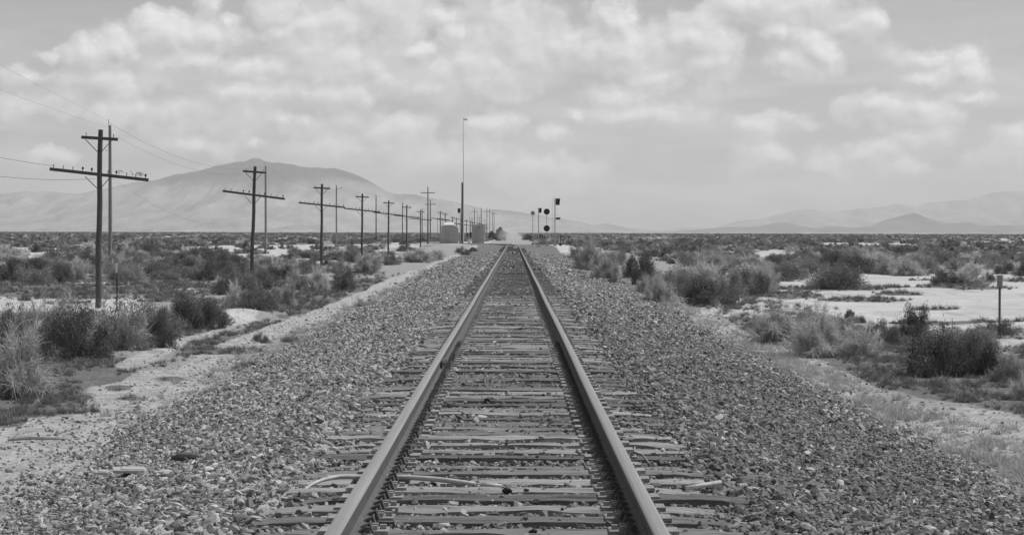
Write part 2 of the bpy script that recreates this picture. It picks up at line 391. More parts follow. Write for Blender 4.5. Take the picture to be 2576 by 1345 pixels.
# ------------------------------------------------------------------ mountains
def ridge_mesh(name, prof, Y, depth, mat, seed, z0=-30, rough=.17, base_w=1.):
    """A range of hills: ridge line at distance Y with slopes of real depth before and behind it."""
    prof = sorted(prof); px = np.linspace(prof[0][0], prof[-1][0], 420)
    py = np.interp(px, [p[0] for p in prof], [p[1] for p in prof])
    k = np.ones(7)/7; py = np.convolve(np.pad(py, 3, 'edge'), k, 'valid')
    hz_ = hor(px); H = np.maximum((hz_ - py), 0)/FD*Y + HC
    X = (px - 1291.4)/FD*Y
    n = 60; s = np.linspace(-1, 1, n)
    XX, SS = np.meshgrid(X, s); HH = np.tile(H, (n, 1))
    fall = np.where(SS < 0, (1 - np.abs(SS))**1.35, (1 - np.abs(SS))**1.1)
    q = XX/Y*40 + seed; rid = np.abs(fbm(q*1.6 + SS*.8, SS*2.2 + seed, 5, .6) - .5)*2
    ZZ = HH*fall*(1 - rough*4*rid*np.abs(SS)**.5*(1 - np.abs(SS))**.2)
    crest = (fbm(q*7, q*0 + seed, 4) - .5)*2*H.max()*.012
    ZZ = ZZ + crest*fall*(HH/H.max())
    ZZ = np.where(np.abs(SS) > .97, z0, ZZ)
    YY = Y + SS*depth*(.35 + .65*HH/H.max()); XX = XX*(YY/Y)**.0
    idx = np.arange(n*420).reshape(n, 420)
    F = np.stack([idx[:-1,:-1], idx[:-1,1:], idx[1:,1:], idx[1:,:-1]], -1).reshape(-1, 4)
    o = link(bpy.data.objects.new(name, np_mesh(name, np.stack([XX, YY, ZZ], -1).reshape(-1, 3), F, mat, smooth=True)))
    return tag(o, kind='structure')
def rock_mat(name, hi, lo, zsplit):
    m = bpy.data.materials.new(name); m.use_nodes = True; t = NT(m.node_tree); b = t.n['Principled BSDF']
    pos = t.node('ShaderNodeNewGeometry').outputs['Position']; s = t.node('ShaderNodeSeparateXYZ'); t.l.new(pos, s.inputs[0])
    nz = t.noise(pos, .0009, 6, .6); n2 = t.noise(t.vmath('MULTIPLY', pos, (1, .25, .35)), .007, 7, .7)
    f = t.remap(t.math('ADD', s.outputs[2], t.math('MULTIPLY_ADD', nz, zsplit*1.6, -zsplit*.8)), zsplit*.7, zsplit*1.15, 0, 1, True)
    c = t.math('MULTIPLY', t.mix(f, lo, hi), t.remap(n2, .35, .65, .6, 1.4)); t.put(b.inputs['Base Color'], t.comb(c, c, c))  # streaked tone puts gully relief shading into the rock colour
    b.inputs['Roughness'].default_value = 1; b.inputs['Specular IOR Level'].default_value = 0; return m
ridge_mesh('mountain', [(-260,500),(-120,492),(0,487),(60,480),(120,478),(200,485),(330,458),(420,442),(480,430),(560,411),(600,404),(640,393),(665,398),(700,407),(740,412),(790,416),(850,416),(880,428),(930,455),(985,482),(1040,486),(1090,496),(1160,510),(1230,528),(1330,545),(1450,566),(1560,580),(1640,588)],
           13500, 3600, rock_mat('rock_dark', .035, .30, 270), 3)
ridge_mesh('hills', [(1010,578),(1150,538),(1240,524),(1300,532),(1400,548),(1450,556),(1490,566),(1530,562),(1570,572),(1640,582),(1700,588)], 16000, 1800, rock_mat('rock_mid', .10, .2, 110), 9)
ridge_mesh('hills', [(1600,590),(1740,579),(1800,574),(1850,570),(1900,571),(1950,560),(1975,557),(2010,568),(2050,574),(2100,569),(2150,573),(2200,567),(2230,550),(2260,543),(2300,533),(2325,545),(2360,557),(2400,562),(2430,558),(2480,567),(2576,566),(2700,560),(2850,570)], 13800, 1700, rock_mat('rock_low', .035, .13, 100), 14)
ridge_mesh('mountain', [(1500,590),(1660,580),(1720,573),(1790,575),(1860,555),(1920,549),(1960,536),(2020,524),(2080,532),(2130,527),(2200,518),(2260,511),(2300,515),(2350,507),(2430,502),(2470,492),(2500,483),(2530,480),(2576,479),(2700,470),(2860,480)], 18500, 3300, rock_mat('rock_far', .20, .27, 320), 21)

# ------------------------------------------------------------------ haze
hb = MB(); hb.box((0, 8250, 210), (34000, 30500, 500))
hm = bpy.data.materials.new('haze'); hm.use_nodes = True; t = NT(hm.node_tree); t.n.clear()
out = t.node('ShaderNodeOutputMaterial'); pv = t.node('ShaderNodeVolumePrincipled'); pv.inputs['Color'].default_value = (.99, .99, .99, 1)
pv.inputs['Density'].default_value = 7.0e-5; pv.inputs['Anisotropy'].default_value = .2; t.l.new(pv.outputs[0], out.inputs['Volume'])
tag(hb.build('haze', hm), kind='stuff')

# ------------------------------------------------------------------ instanced scatter
def scatter(name, protos, P, rot, scl, pick):
    """protos: mesh objects kept out of the scene; one instance per point."""
    me = bpy.data.meshes.new(name); me.vertices.add(len(P)); me.vertices.foreach_set('co', np.asarray(P, np.float32).ravel())
    for nm, ty, val in (('rot', 'FLOAT_VECTOR', rot), ('scl', 'FLOAT_VECTOR', scl), ('pick', 'INT', pick)):
        a = me.attributes.new(nm, ty, 'POINT'); a.data.foreach_set('vector' if ty == 'FLOAT_VECTOR' else 'value', np.asarray(val, np.int32 if ty == 'INT' else np.float32).ravel())
    pc = bpy.data.collections.new(name + '_kinds')
    for o in protos: pc.objects.link(o)
    o = link(bpy.data.objects.new(name, me))
    ng = bpy.data.node_groups.new(name + '_scatter', 'GeometryNodeTree')
    ng.interface.new_socket('Geometry', in_out='INPUT', socket_type='NodeSocketGeometry'); ng.interface.new_socket('Geometry', in_out='OUTPUT', socket_type='NodeSocketGeometry')
    n = NT(ng); i = n.node('NodeGroupInput'); ou = n.node('NodeGroupOutput'); ci = n.node('GeometryNodeCollectionInfo')
    ci.inputs['Collection'].default_value = pc; ci.inputs['Separate Children'].default_value = True; ci.inputs['Reset Children'].default_value = True
    ip = n.node('GeometryNodeInstanceOnPoints')
    def A(nm, ty): q = n.node('GeometryNodeInputNamedAttribute', data_type=ty); q.inputs[0].default_value = nm; return q.outputs[0]
    er = n.node('FunctionNodeEulerToRotation'); n.l.new(A('rot', 'FLOAT_VECTOR'), er.inputs[0])
    n.l.new(i.outputs[0], ip.inputs['Points']); n.l.new(ci.outputs[0], ip.inputs['Instance']); ip.inputs['Pick Instance'].default_value = True
    n.l.new(A('pick', 'INT'), ip.inputs['Instance Index']); n.l.new(er.outputs[0], ip.inputs['Rotation']); n.l.new(A('scl', 'FLOAT_VECTOR'), ip.inputs['Scale'])
    n.l.new(ip.outputs[0], ou.inputs[0]); md = o.modifiers.new('scatter', 'NODES'); md.node_group = ng
    return o
def stone_meshes(pref, n, mat):
    r = []
    for i in range(n):
        bm = bmesh.new(); k = random.choice((12, 15, 19))
        sx, sy, sz = random.uniform(.8, 1.3), random.uniform(.7, 1.), random.uniform(.5, .88)
        for j in range(k):
            v = Vector([random.gauss(0, 1) for _ in range(3)]).normalized()*random.uniform(.82, 1.1)
            bm.verts.new((v.x*sx*.5, v.y*sy*.5, v.z*sz*.5))
        h = bmesh.ops.convex_hull(bm, input=bm.verts); bmesh.ops.delete(bm, geom=list(set(h['geom_interior'] + h['geom_unused'])), context='VERTS')
        me = bpy.data.meshes.new('%s_%02d' % (pref, i)); bm.to_mesh(me); bm.free(); me.materials.append(mat)
        r.append(bpy.data.objects.new('%s_%02d' % (pref, i), me))
    return r
TIE0, TIEP = 11.87 - 6*.497, .497
def on_tie(x, y):
    u = np.abs(((y - TIE0)/TIEP + .5) % 1 - .5)*TIEP
    return (u < .118) & (np.abs(x) < 1.30)
def ballast(y0, y1, dens, size, seed):
    r = np.random.default_rng(seed); N = int((y1-y0)*12*dens)
    x = r.uniform(-6, 6, N); y = r.uniform(y0, y1, N)
    tl, tr = toe_l(y), toe_r(y); e = np.where(x < 0, tl, tr) - np.abs(x - bend(y))
    keep = (e > 0) | (r.random(N) < (.16 + .35*(x < 0)*sm(32, 22, y)*sm(.45, .6, fbm(x*.9, y*.7, 3)))*np.exp(np.minimum(e, 0)/np.where((x < 0) & (y < 32), .6, .32)))
    keep &= np.abs(x) < 6.
    tie = on_tie(x, y); keep &= ~tie | (r.random(N) < .045 + .08*sm(1.1, 1.3, np.abs(x))*fbm(x*.9, y*.9, 2))
    gap = (np.abs(x) < 1.3) & ~tie
    keep &= ~(gap & (r.random(N) < .05 + .35*sm(20, 45, y)))
    keep &= ~(tie & (r.random(N) < .6*sm(22, 45, y)))
    keep &= ~((np.abs(np.abs(x) - .7525) < .085))
    x, y, tie, gap, e = x[keep], y[keep], tie[keep], gap[keep], e[keep]; n = len(x)
    s = size*r.lognormal(0, .32, n); s = np.where(tie, s*.6, np.where(gap, s*.78, s)); s = np.where(e < .1, s*.8, s)
    s = np.minimum(s, size*1.9)
    z = height(x, y) + s*r.uniform(-.12, .32, n)
    z = np.where(tie, track_z(y) + s*.12, z); z = np.where(gap, height(x, y) + s*r.uniform(.0, .42, n), z)
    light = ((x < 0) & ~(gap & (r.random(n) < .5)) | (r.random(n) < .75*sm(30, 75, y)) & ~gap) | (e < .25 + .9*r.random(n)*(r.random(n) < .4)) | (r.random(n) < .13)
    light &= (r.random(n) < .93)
    sc = np.stack([s*r.uniform(.8, 1.3, n), s*r.uniform(.7, 1.1, n), s*r.uniform(.7, 1.2, n)], 1)*1.15
    ro = np.stack([r.normal(0, .45, n), r.normal(0, .45, n), r.uniform(0, 6.28, n)], 1)
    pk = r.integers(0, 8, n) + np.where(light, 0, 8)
    return np.stack([x, y, z], 1), ro, sc, pk
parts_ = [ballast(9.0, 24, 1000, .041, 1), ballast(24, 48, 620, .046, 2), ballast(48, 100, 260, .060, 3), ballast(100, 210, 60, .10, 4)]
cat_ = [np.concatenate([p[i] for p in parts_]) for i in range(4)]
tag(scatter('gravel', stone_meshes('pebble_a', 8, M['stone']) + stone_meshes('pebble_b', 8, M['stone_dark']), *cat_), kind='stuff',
    label='crushed stone ballast heaped along the railway track', cat='gravel')

# ------------------------------------------------------------------ railway track (one thing)
trk = tag(empty('railway_track', (0, 0, 0)), 'long straight single railway track on weathered wooden ties', 'railway track')
def rail_profile():
    h = [(.076,0),(.076,.011),(.030,.024),(.0095,.042),(.0085,.118),(.020,.130),(.037,.139),(.038,.166),(.032,.176),(.020,.1805),(0,.182)]
    return h + [(-a, b) for a, b in h[-2::-1]]
def make_rail(sx):
    pr = rail_profile(); ys = list(np.arange(4, 310, 3.)) + list(np.arange(310, 432, 2.)); V = []; n = len(pr)
    for y in ys:
        dx = float(bend(y)); z = float(track_z(y)) + .019; jit = .004*math.sin(y*.21 + sx)
        for a, b in pr: V.append((sx*.7525 + a + dx + jit, y, z + b))
    F = []; mi = []
    for i in range(len(ys)-1):
        for k in range(n-1):
            a = i*n+k; F.append((a, a+n, a+n+1, a+1)); ym = pr[k][1] + pr[k+1][1]; mi.append(1 if ym > .31 else 0)
    o = link(bpy.data.objects.new('rail', np_mesh('rail', V, F, [M['rust'], M['railtop']], mi)), trk)
    m = o.data; m.flip_normals(); return o
railL = make_rail(-1); railR = make_rail(1)
railL['label'] = 'the left-hand steel rail, its inner face lit by the sun'
railR['label'] = 'the right-hand steel rail, its inner face in shade'
def tie_mesh(seed):
    r = np.random.default_rng(seed); L, Wd, T = 2.59, .225, .17; nl, nw = 70, 9
    x = np.linspace(-L/2, L/2, nl); v = np.linspace(-Wd/2, Wd/2, nw)
    X, Y = np.meshgrid(x, v)
    crack = np.zeros_like(X)
    for _ in range(r.integers(6, 12)):
        c0, c1 = sorted(r.uniform(-L/2, L/2, 2)); yy = r.uniform(-Wd*.42, Wd*.42) + X*r.uniform(-.02, .02)
        crack += -.016*np.exp(-((Y-yy)/.007)**2)*sm(c0-.1, c0+.1, X)*sm(c1+.1, c1-.1, X)
    o1, o2 = r.uniform(0, 200, 2)
    Z = (fbm(X*3 + o1, Y*60 + o2, 4) - .5)*.034 + crack
    endd = sm(L/2-.28, L/2, np.abs(X)); Z -= endd*r.uniform(.0, .02) + endd*np.abs(fbm(X*9+o2, Y*50, 3)-.5)*.05
    Z -= .014*(np.abs(Y) > Wd/2 - .006)*fbm(X*4 + o2, Y, 3)
    Y2 = Y*(1 + .025*(fbm(X*2 + o1, Y*0 + o2, 3) - .5)) + (fbm(X*1.3+o2, Y*0, 3)-.5)*.006
    X2 = X + (np.abs(X) > L/2 - .05)*np.sign(X)*(fbm(Y*30+o1, X*0+o1, 2)-.5)*.09
    top = np.stack([X2, Y2, Z], -1).reshape(-1, 3); bot = top.copy(); bot[:, 2] = -T
    V = np.concatenate([top, bot]); n = nl*nw; id_ = np.arange(n).reshape(nw, nl)
    q = [np.stack([id_[:-1,:-1], id_[:-1,1:], id_[1:,1:], id_[1:,:-1]], -1).reshape(-1, 4)]
    for e in (id_[0, ::-1], id_[-1], id_[:, 0], id_[::-1, -1]): q.append(np.stack([e[:-1], e[1:], e[1:]+n, e[:-1]+n], -1)[:, ::-1])
    return np_mesh('tie', V, np.concatenate(q), M['tie'])
def plate_mesh():
    m = MB(); m.box((0, 0, .008), (.36, .19, .018)); m.box((.09, 0, .02), (.014, .19, .014)); m.box((-.09, 0, .02), (.014, .19, .014))
    for a, b in ((.105, .05), (-.105, -.05), (.105, -.05), (.15, .0)): m.box((a, b, .03), (.034, .03, .02)); m.box((a, b, .02), (.018, .018, .03))
    return m.mesh('tie_plate', M['plate'])
def anchor_mesh():
    m = MB(); m.tube([(-.10, 0, .0), (-.085, 0, .045), (-.06, 0, .03), (0, 0, -.012), (.06, 0, .03), (.085, 0, .048), (.10, 0, .02), (.095, .03, -.01)], [.013]*8, 6)
    m.box((.088, .0, .03), (.03, .028, .045)); return m.mesh('rail_anchor', M['rust'])
TM = [tie_mesh(40 + i) for i in range(12)]; PM = plate_mesh(); AM = anchor_mesh()
NT_ = 100; far_tie = []; far_plate = []
def add_tie(i, y):
    z = float(track_z(y))
    o = bpy.data.objects.new('tie', random.choice(TM)); link(o, trk)
    o.location = (random.gauss(0, .075), y + random.gauss(0, .016), z + random.gauss(0, .007)); o.rotation_euler = (0, random.gauss(0, .003), random.gauss(0, .010) + random.choice((0, math.pi)))
    fl = 1 if abs(o.rotation_euler.z) < 1 else -1
    for s in (-1, 1):
        p = bpy.data.objects.new('tie_plate', PM); link(p, o); p.location = ((s*.7525 - o.location.x)*fl, 0, z + .002 - o.location.z); p.rotation_euler = (0, 0, math.pi*(s < 0))
        if y < 32 and (i % 1 == 0):
            for d in (-1, 1):
                a = bpy.data.objects.new('rail_anchor', AM); link(a, o); a.location = ((s*.7525 - o.location.x)*fl, d*.135, z + .016 - o.location.z); a.rotation_euler = (0, 0, math.pi*(s > 0)*1. )
nfar = []
for i in range(720):
    y = TIE0 + i*TIEP
    if y > 415: break
    if i < NT_: add_tie(i, y)
    else: nfar.append(y)
fv, ff, pv_, pf = [], [], [], []
fm, pm = MB(), MB()
for y in nfar:
    z = float(track_z(y)) + random.gauss(0, .008); dx = float(bend(y)) + random.gauss(0, .06); k = random.uniform(.95, 1.05)
    fm.box((dx, y, z - .08), (2.58*k, .23, .16)); 
    for s in (-1, 1):
        pm.box((s*.7525 + float(bend(y)), y, z + .012), (.36, .18, .022))
tag(fm.build('tie', M['tie_far'], trk), kind='stuff'); tag(pm.build('tie_plate', M['plate'], trk), kind='stuff')
# bolted joint bar on the left rail
jx, jy = -.7525, 1.40*FD*1.1166/ (1007-661)
jb = MB(); zj = float(track_z(jy)) + .019
jb.box((jx + .022, jy, zj + .08), (.026, .72, .085))
for k in (-.27, -.13, .03, .17, .3): jb.box((jx + .045, jy + k, zj + .08), (.03, .035, .035))
jb.box((jx - .022, jy, zj + .08), (.026, .72, .085)); bevel(jb.build('joint_bar', M['rust'], trk), .005)

# ------------------------------------------------------------------ litter beside the rails
def tz(y): return float(track_z(y))
def pipe(name, pts, r, mat, label, cat='pipe', flat=1.):
    m = MB(); c = Vector(pts[0]); P = [Vector(p) for p in pts]
    if len(P) > 3:
        Q, q = [], []; E = [P[0]*2 - P[1]] + P + [P[-1]*2 - P[-2]]
        for i in range(len(P) - 1):
            a, b, d, e = E[i:i+4]
            for k in range(6):
                u = k/6; Q.append(.5*((2*b) + (d - a)*u + (2*a - 5*b + 4*d - e)*u*u + (3*b - a - 3*d + e)*u**3)); q.append(r[i]*(1-u) + r[i+1]*u)
        P = Q + [P[-1]]; r = q + [r[-1]]
    m.tube([p - c for p in P], [q_*.85 for q_ in r] if isinstance(r, list) else r*.85, 10)
    o = m.build(name, mat, smooth=True); o.location = c; return tag(o, label, cat)
yp = 14.25
pipe('plastic_pipe', [(-1.225, yp-.42, tz(yp)-.02), (-1.14, yp-.2, tz(yp)+.02), (-1.02, yp-.04, tz(yp)+.035), (-.85, yp, tz(yp)+.03), (-.62, yp, tz(yp)+.03), (-.38, yp-.05, tz(yp)+.02), (-.165, yp-.12, tz(yp)+.0)], [.005, .013, .018, .019, .019, .019, .018], M['pvc'],
     'long bent white plastic pipe lying under the left rail')
pipe('plastic_pipe', [(-.12, yp-.2, tz(yp)+.005), (.0, yp-.24, tz(yp)+.0)], .019, M['pvc'], 'short white pipe stub just past the broken end of the long bent pipe')
pipe('plastic_pipe', [(.03, yp-.26, tz(yp)-.0), (.2, yp-.36, tz(yp)-.005)], [.014, .004], M['pvc'], 'thin white pipe splinter pointing to the middle of the track')
pipe('plastic_pipe', [(1.13, yp-.38, tz(yp)+.01), (1.36, yp-.15, tz(yp)+.02)], .016, M['pvc'], 'straight white pipe piece on tie ends outside the right rail')
def board(px, py, h, ln, wd, th, rz, mat, name, label, cat):
    X, Y = at(px, py, h); m = MB(); m.box((0, 0, 0), (ln, wd, th)); m.box((ln*.1, 0, th*.5 + .004), (ln*.7, wd*.8, .01))
    o = bevel(m.build(name, mat), .006); o.location = (X, Y, hz(X, Y) + th/2 + .055); o.rotation_euler = (.12, .03, rz); return tag(o, label, cat)
board(325, 1199, .2, .29, .14, .03, .2, M['board'], 'broken_board', 'bleached broken board lying on the gravel left of the track', 'board')
board(255, 1190, .15, .12, .09, .02, .1, M['board'], 'board_chip', 'small white chip beside the bleached broken board', 'chip')
X, Y = at(468, 1177, .3); m = MB(); m.tube([(-.12, 0, 0), (-.06, 0, .01), (.05, 0, .01), (.13, 0, 0)], [.02, .035, .036, .02], 8); o = m.build('wood_chunk', M['tar_wood'], smooth=False); o.location = (X, Y, hz(X, Y)+.05); tag(o, 'dark rotten chunk of wood half buried in left ballast', 'wood chunk')
def clod(px, py, s, label, h=.82):
    X, Y = at(px, py, h); r = stone_meshes('clod', 1, M['black'])[0]; bm = bmesh.new(); bm.from_mesh(r.data); bmesh.ops.subdivide_edges(bm, edges=bm.edges, cuts=1, smooth=.6); bm.to_mesh(r.data); bm.free()
    r.name = 'cinder'; link(r); r.location = (X, Y, tz(Y) + s*.22); r.scale = (s, s*.8, s*.8); tag(r, label, 'cinder')
clod(1276, 1228, .055, 'black cinder on a tie near the middle of the track'); clod(1262, 1243, .035, 'smaller black cinder just below and left of the bigger one')
clod(1337, 1331, .055, 'flat black cinder between ties at the bottom centre'); clod(1226, 999, .06, 'black clod on the ties near the left rail joint'); clod(1290, 675, .17, 'dark lump between the rails far up the track', h=.65)
X, Y = at(1636, 1175, .8); m = MB(); m.tube([(0, 0, 0), (-.03, .3, .03), (-.07, .6, .02), (-.06, .75, .04)], .008, 6); o = m.build('rubber_hose', M['stem']); o.location = (X, Y, tz(Y)+.03); tag(o, 'thin bent cable scrap outside the right rail', 'cable')
X, Y = at(75, 1109, 0); m = MB(); m.tube([(-.25, 0, 0), (0, .02, .02), (.3, .0, .015), (.42, .06, .01)], [.018, .02, .014, .006], 6); o = m.build('dead_branch', M['stem']); o.location = (X, Y, hz(X, Y)+.03); tag(o, 'dead branch lying on the sandy service road', 'branch')

# ------------------------------------------------------------------ telegraph poles
def pole_proto(H=5.5, r0=.098, r1=.074, mat='tar_wood', detail=True):
    root = empty('telegraph_pole', (0, 0, 0))
    m = MB(); pts = [(.012*math.sin(k*1.7), .01*math.cos(k*1.3), -.3 + (H+.3)*k/8) for k in range(9)]
    m.tube(pts, [r0 + (r1-r0)*k/8 for k in range(9)], 12); m.build('pole', M[mat], root, smooth=False)
    for (z, L, th, sl, pins) in ((H-.27, 1.12, .095, -.045, (-.42, .42)), (H-1.38, 3.05, .10, -.095, (-1.42,-1.12,-.82,-.52,-.24,.26,.52,.84,1.12,1.42))):
        a = MB(); a.box((0, 0, 0), (L, .09, th)); arm = bevel(a.build('crossarm', M[mat], root), .008); arm.location = (0, -r1-.045, z); arm.rotation_euler = (0, -sl, 0)
        for i, x in enumerate(pins):
            p = MB(); p.tube([(x, 0, th/2), (x, 0, th/2 + .11)], .011, 6); 
            if L > 2 and i in (3, 4, 6, 9): p.tube([(x, 0, th/2+.05), (x, 0, th/2+.075), (x, 0, th/2+.12), (x, 0, th/2+.135)], [.03, .036, .026, .01], 8)
            p.build('insulator', M['glass_ins'], arm)
        for s in (-1, 1):
            q = MB(); q.tube([(s*.42, -r1-.1, z - th/2 - s*.42*(-sl)*-1 + .02), (0, -r1-.03, z - .48)], .013, 5); q.build('brace', M['galv'] if z > 99 else M['tar_wood'], root)
    return root
P1 = pole_proto()
tang = MB()
for k in range(7):
    a = random.uniform(.2, 1.3) if k < 5 else 1.25; z = 5.5 - 1.38 + .08 - a*.095
    pts = [(a + random.uniform(-.12, .12), -.12 + random.uniform(-.05, .05), z + random.uniform(0, .16)) for _ in range(5)]
    tang.tube(pts, .006, 4)
ORD = ['nearest','second','third','fourth','fifth','sixth','seventh','eighth','ninth','tenth','eleventh','twelfth','thirteenth','fourteenth','fifteenth','sixteenth','seventeenth','eighteenth','nineteenth','twentieth','twenty-first','twenty-second','twenty-third','twenty-fourth','twenty-fifth','twenty-sixth']
LEAN = [.014, .030, .006, .008, .01, .0, .004]
poles = []
for i in range(26):
    y = 70 + 40.*i + (0 if i < 8 else random.uniform(-3, 3)); x = -12.66 + (.0 if i < 8 else random.uniform(-.3, .3))
    if i == 7: continue
    o = P1 if i == 0 else copy_tree(P1)
    o.location = (x + .072 - (.12 if i == 0 else 0), y, hz(x, y) - .02)
    ln = LEAN[i] if i < len(LEAN) else random.gauss(0, .008)
    k = 1.0 if i != 6 else .93
    o.rotation_euler = (0, ln, random.gauss(0, .05) if i else .0); o.scale = (1, 1, k)
    o['label'] = '%s tarred telegraph pole with two crossarms in the row left of the track' % ORD[i]; o['category'] = 'telegraph pole'; o['group'] = 'two-armed telegraph poles in a row'
    poles.append(o)
tang.build('loose_wire', M['wire'], P1)
P1['label'] = 'nearest tarred telegraph pole, tangled wire scraps hanging on its wide crossarm'
# tall slim utility poles
def tall_pole(x, y, H, mat, arm, label, r=.11, lean=0.):
    root = empty('utility_pole', (x, y, hz(x, y))); root.rotation_euler = (0, lean, 0)
    m = MB(); m.tube([(0, 0, -.3), (.02, 0, H*.3), (.01, 0, H*.65), (0, 0, H)], [r, r*.92, r*.82, r*.7], 12); m.build('pole', M[mat], root, smooth=False)
    c = MB(); c.tube([(-.05, -.08, H-.5), (-.07, -.08, H+.32), (-.02, -.08, H+.36)], .02, 6); c.box((-.05, -.09, H-.1), (.05, .05, .12)); c.build('top_pin', M['galv'], root)
    if arm == 'side':
        a = MB(); a.tube([(0, 0, H-.5), (.75, 0, H-.42)], .025, 6); a.box((.72, 0, H-.3), (.06, .06, .2)); a.build('bracket', M['tar_wood'], root)
        q = MB(); q.box((.12, -.1, H-1.9), (.09, .09, .45)); q.tube([(.12, -.1, H-1.7), (.15, -.1, H-1.2)], .012, 5); q.box((-.1, -.1, H-3.6), (.07, .07, .3)); q.build('switch_gear', M['white'], root)
    if arm == 'cross':
        a = MB(); a.box((0, -.14, H-.9), (2.15, .09, .10)); a.build('crossarm', M[mat], root)
        for px in (-.95, -.5, .5, .95):
            i_ = MB(); i_.tube([(px, -.14, H-.85), (px, -.14, H-.72)], .03, 6); i_.build('insulator', M['glass_ins'], root)
    if arm == 'pin':
        a = MB(); a.tube([(-.12, 0, H-1.6), (-.28, 0, H-1.58)], .02, 5); a.build('wire_hook', M['galv'], root)
    return tag(root, label, 'utility pole', 'slim utility poles left of the track')
tall = [((-25.46, 144), 9.0, 'grey_wood', 'pin', 'weathered grey utility pole just right of the nearest telegraph pole', .13),
        ((-25.2, 232), 8.9, 'grey_wood', 'pin', 'pale grey utility pole just right of the second telegraph pole', .13),
        ((-25.3, 326), 8.9, 'grey_wood', 'side', 'slim utility pole with side bracket between third and fourth telegraph poles', .13),
        ((-25.9, 430), 9.0, 'tar_wood', '', 'thin bare utility pole between the fourth and fifth telegraph poles', .12),
        ((-25.3, 520), 8.9, 'tar_wood', '', 'thin bare utility pole beside the wide pole row before the hut', .12),
        ((-25.6, 640), 8.9, 'tar_wood', 'side', 'distant thin utility pole with a side bracket near the hut', .12)]
for (xy, H, mt, arm, lb, r) in tall: tall_pole(xy[0], xy[1], H, mt, arm, lb, r)
tall_pole(-16.2, 445, 8.2, 'tar_wood', 'cross', 'slim dark utility pole with one crossarm tight beside the fifth telegraph pole', .12)
tall_pole(-13.1, 350, 8.75, 'tar_wood', 'cross', 'tall dark pole with a single top crossarm left of the signal hut', .11)
r_ = random.Random(5)
for i in range(16):
    Xp = [1352,1368,1376,1333,1384,1388,1326,1347,1341,1300,1250,1310,1320,1362,1243,1229][i]/1.1166*1.0
    y = 560 + 45*i; x = (Xp*1.0 - 1291.4)/FD*y*1.0
    tall_pole(x, y, r_.uniform(6.5, 9.0) + i*.12, 'grey_wood' if i % 3 else 'tar_wood', 'cross' if i % 2 else '', 'thin far pole in the cluster behind the square hut, %s along the line' % ORD[i+1], .12)

# wires
def wire(p, q, sag, label, r=.011):
    p, q = Vector(p), Vector(q); n = 40; m = MB()
    m.tube([p.lerp(q, k/n) - Vector((0, 0, sag*4*(k/n)*(1-k/n))) - p for k in range(n+1)], r*.8, 4, caps=False)
    o = m.build('overhead_wire', M['wire']); o.location = p; return tag(o, label, 'wire', 'sagging overhead wires')
tA = (-25.5, 144, 9.25)
wire((-25.6, 50, 14.2), tA, .3, 'highest thin wire coming down from the left edge to the grey pole', .006)
wire((-25.7, 50, 11.3), (-25.7, 144, 8.9), .3, 'second thin wire from the left edge to the grey pole below the highest', .006)
wire((-25.6, 144, 9.2), (-25.2, 232, 8.95), 1.3, 'upper wire sagging between the two grey utility poles', .010)
wire((-25.75, 144, 8.7), (-25.4, 232, 8.6), 1.4, 'lower wire sagging between the two grey utility poles', .009)
wire((-25.2, 232, 9.1), (-25.3, 326, 9.1), 1.3, 'wire sagging between the second and third utility poles', .010)
wire((-14.1, 30, 5.9), (-14.05, 70, 4.34), .45, 'wire reaching the left end of the nearest wide crossarm', .007)
wire((-13.0, 30, 4.7), (-12.8, 70, 3.95), .55, 'lowest wire from the left edge meeting the nearest telegraph pole', .007)
wire((-12.3, 70, 4.0), (-12.9, 110, 2.9), .7, 'slack fallen wire drooping low between the first two telegraph poles', .0035)

# ------------------------------------------------------------------ marker posts
def marker(px, py, H, label, kind):
    X, Y = at(px, py); root = empty('marker_post', (X, Y, hz(X, Y)))
    m = MB()
    if kind == 't':
        m.box((0, 0, H/2-.1), (.035, .008, H+.2)); m.box((0, .015, H/2-.1), (.006, .03, H+.2)); m.build('post', M['dark'], root)
        s = MB(); s.box((-.01, -.012, H-.13), (.055, .01, .27)); bevel(s.build('sign_plate', M['white'], root), .003)
    else:
        m.tube([(0, 0, -.2), (0, 0, H)], .03, 10); m.build('post', M['rust'], root)
        s = MB(); s.box((0, 0, H-.1), (.125, .10, .26)); s.box((0, 0, H+.045), (.15, .12, .03)); s.box((0, -.055, H-.14), (.08, .01, .10)); bevel(s.build('cap_box', M['stem'], root), .008)
    return tag(root, label, 'marker post')
marker(294, 792, 1.34, 'thin dark steel post with white top plate right of the nearest pole', 't')
marker(2515, 826, 1.26, 'rusty marker post with a small box on top at the edge of the white flat', 'b')
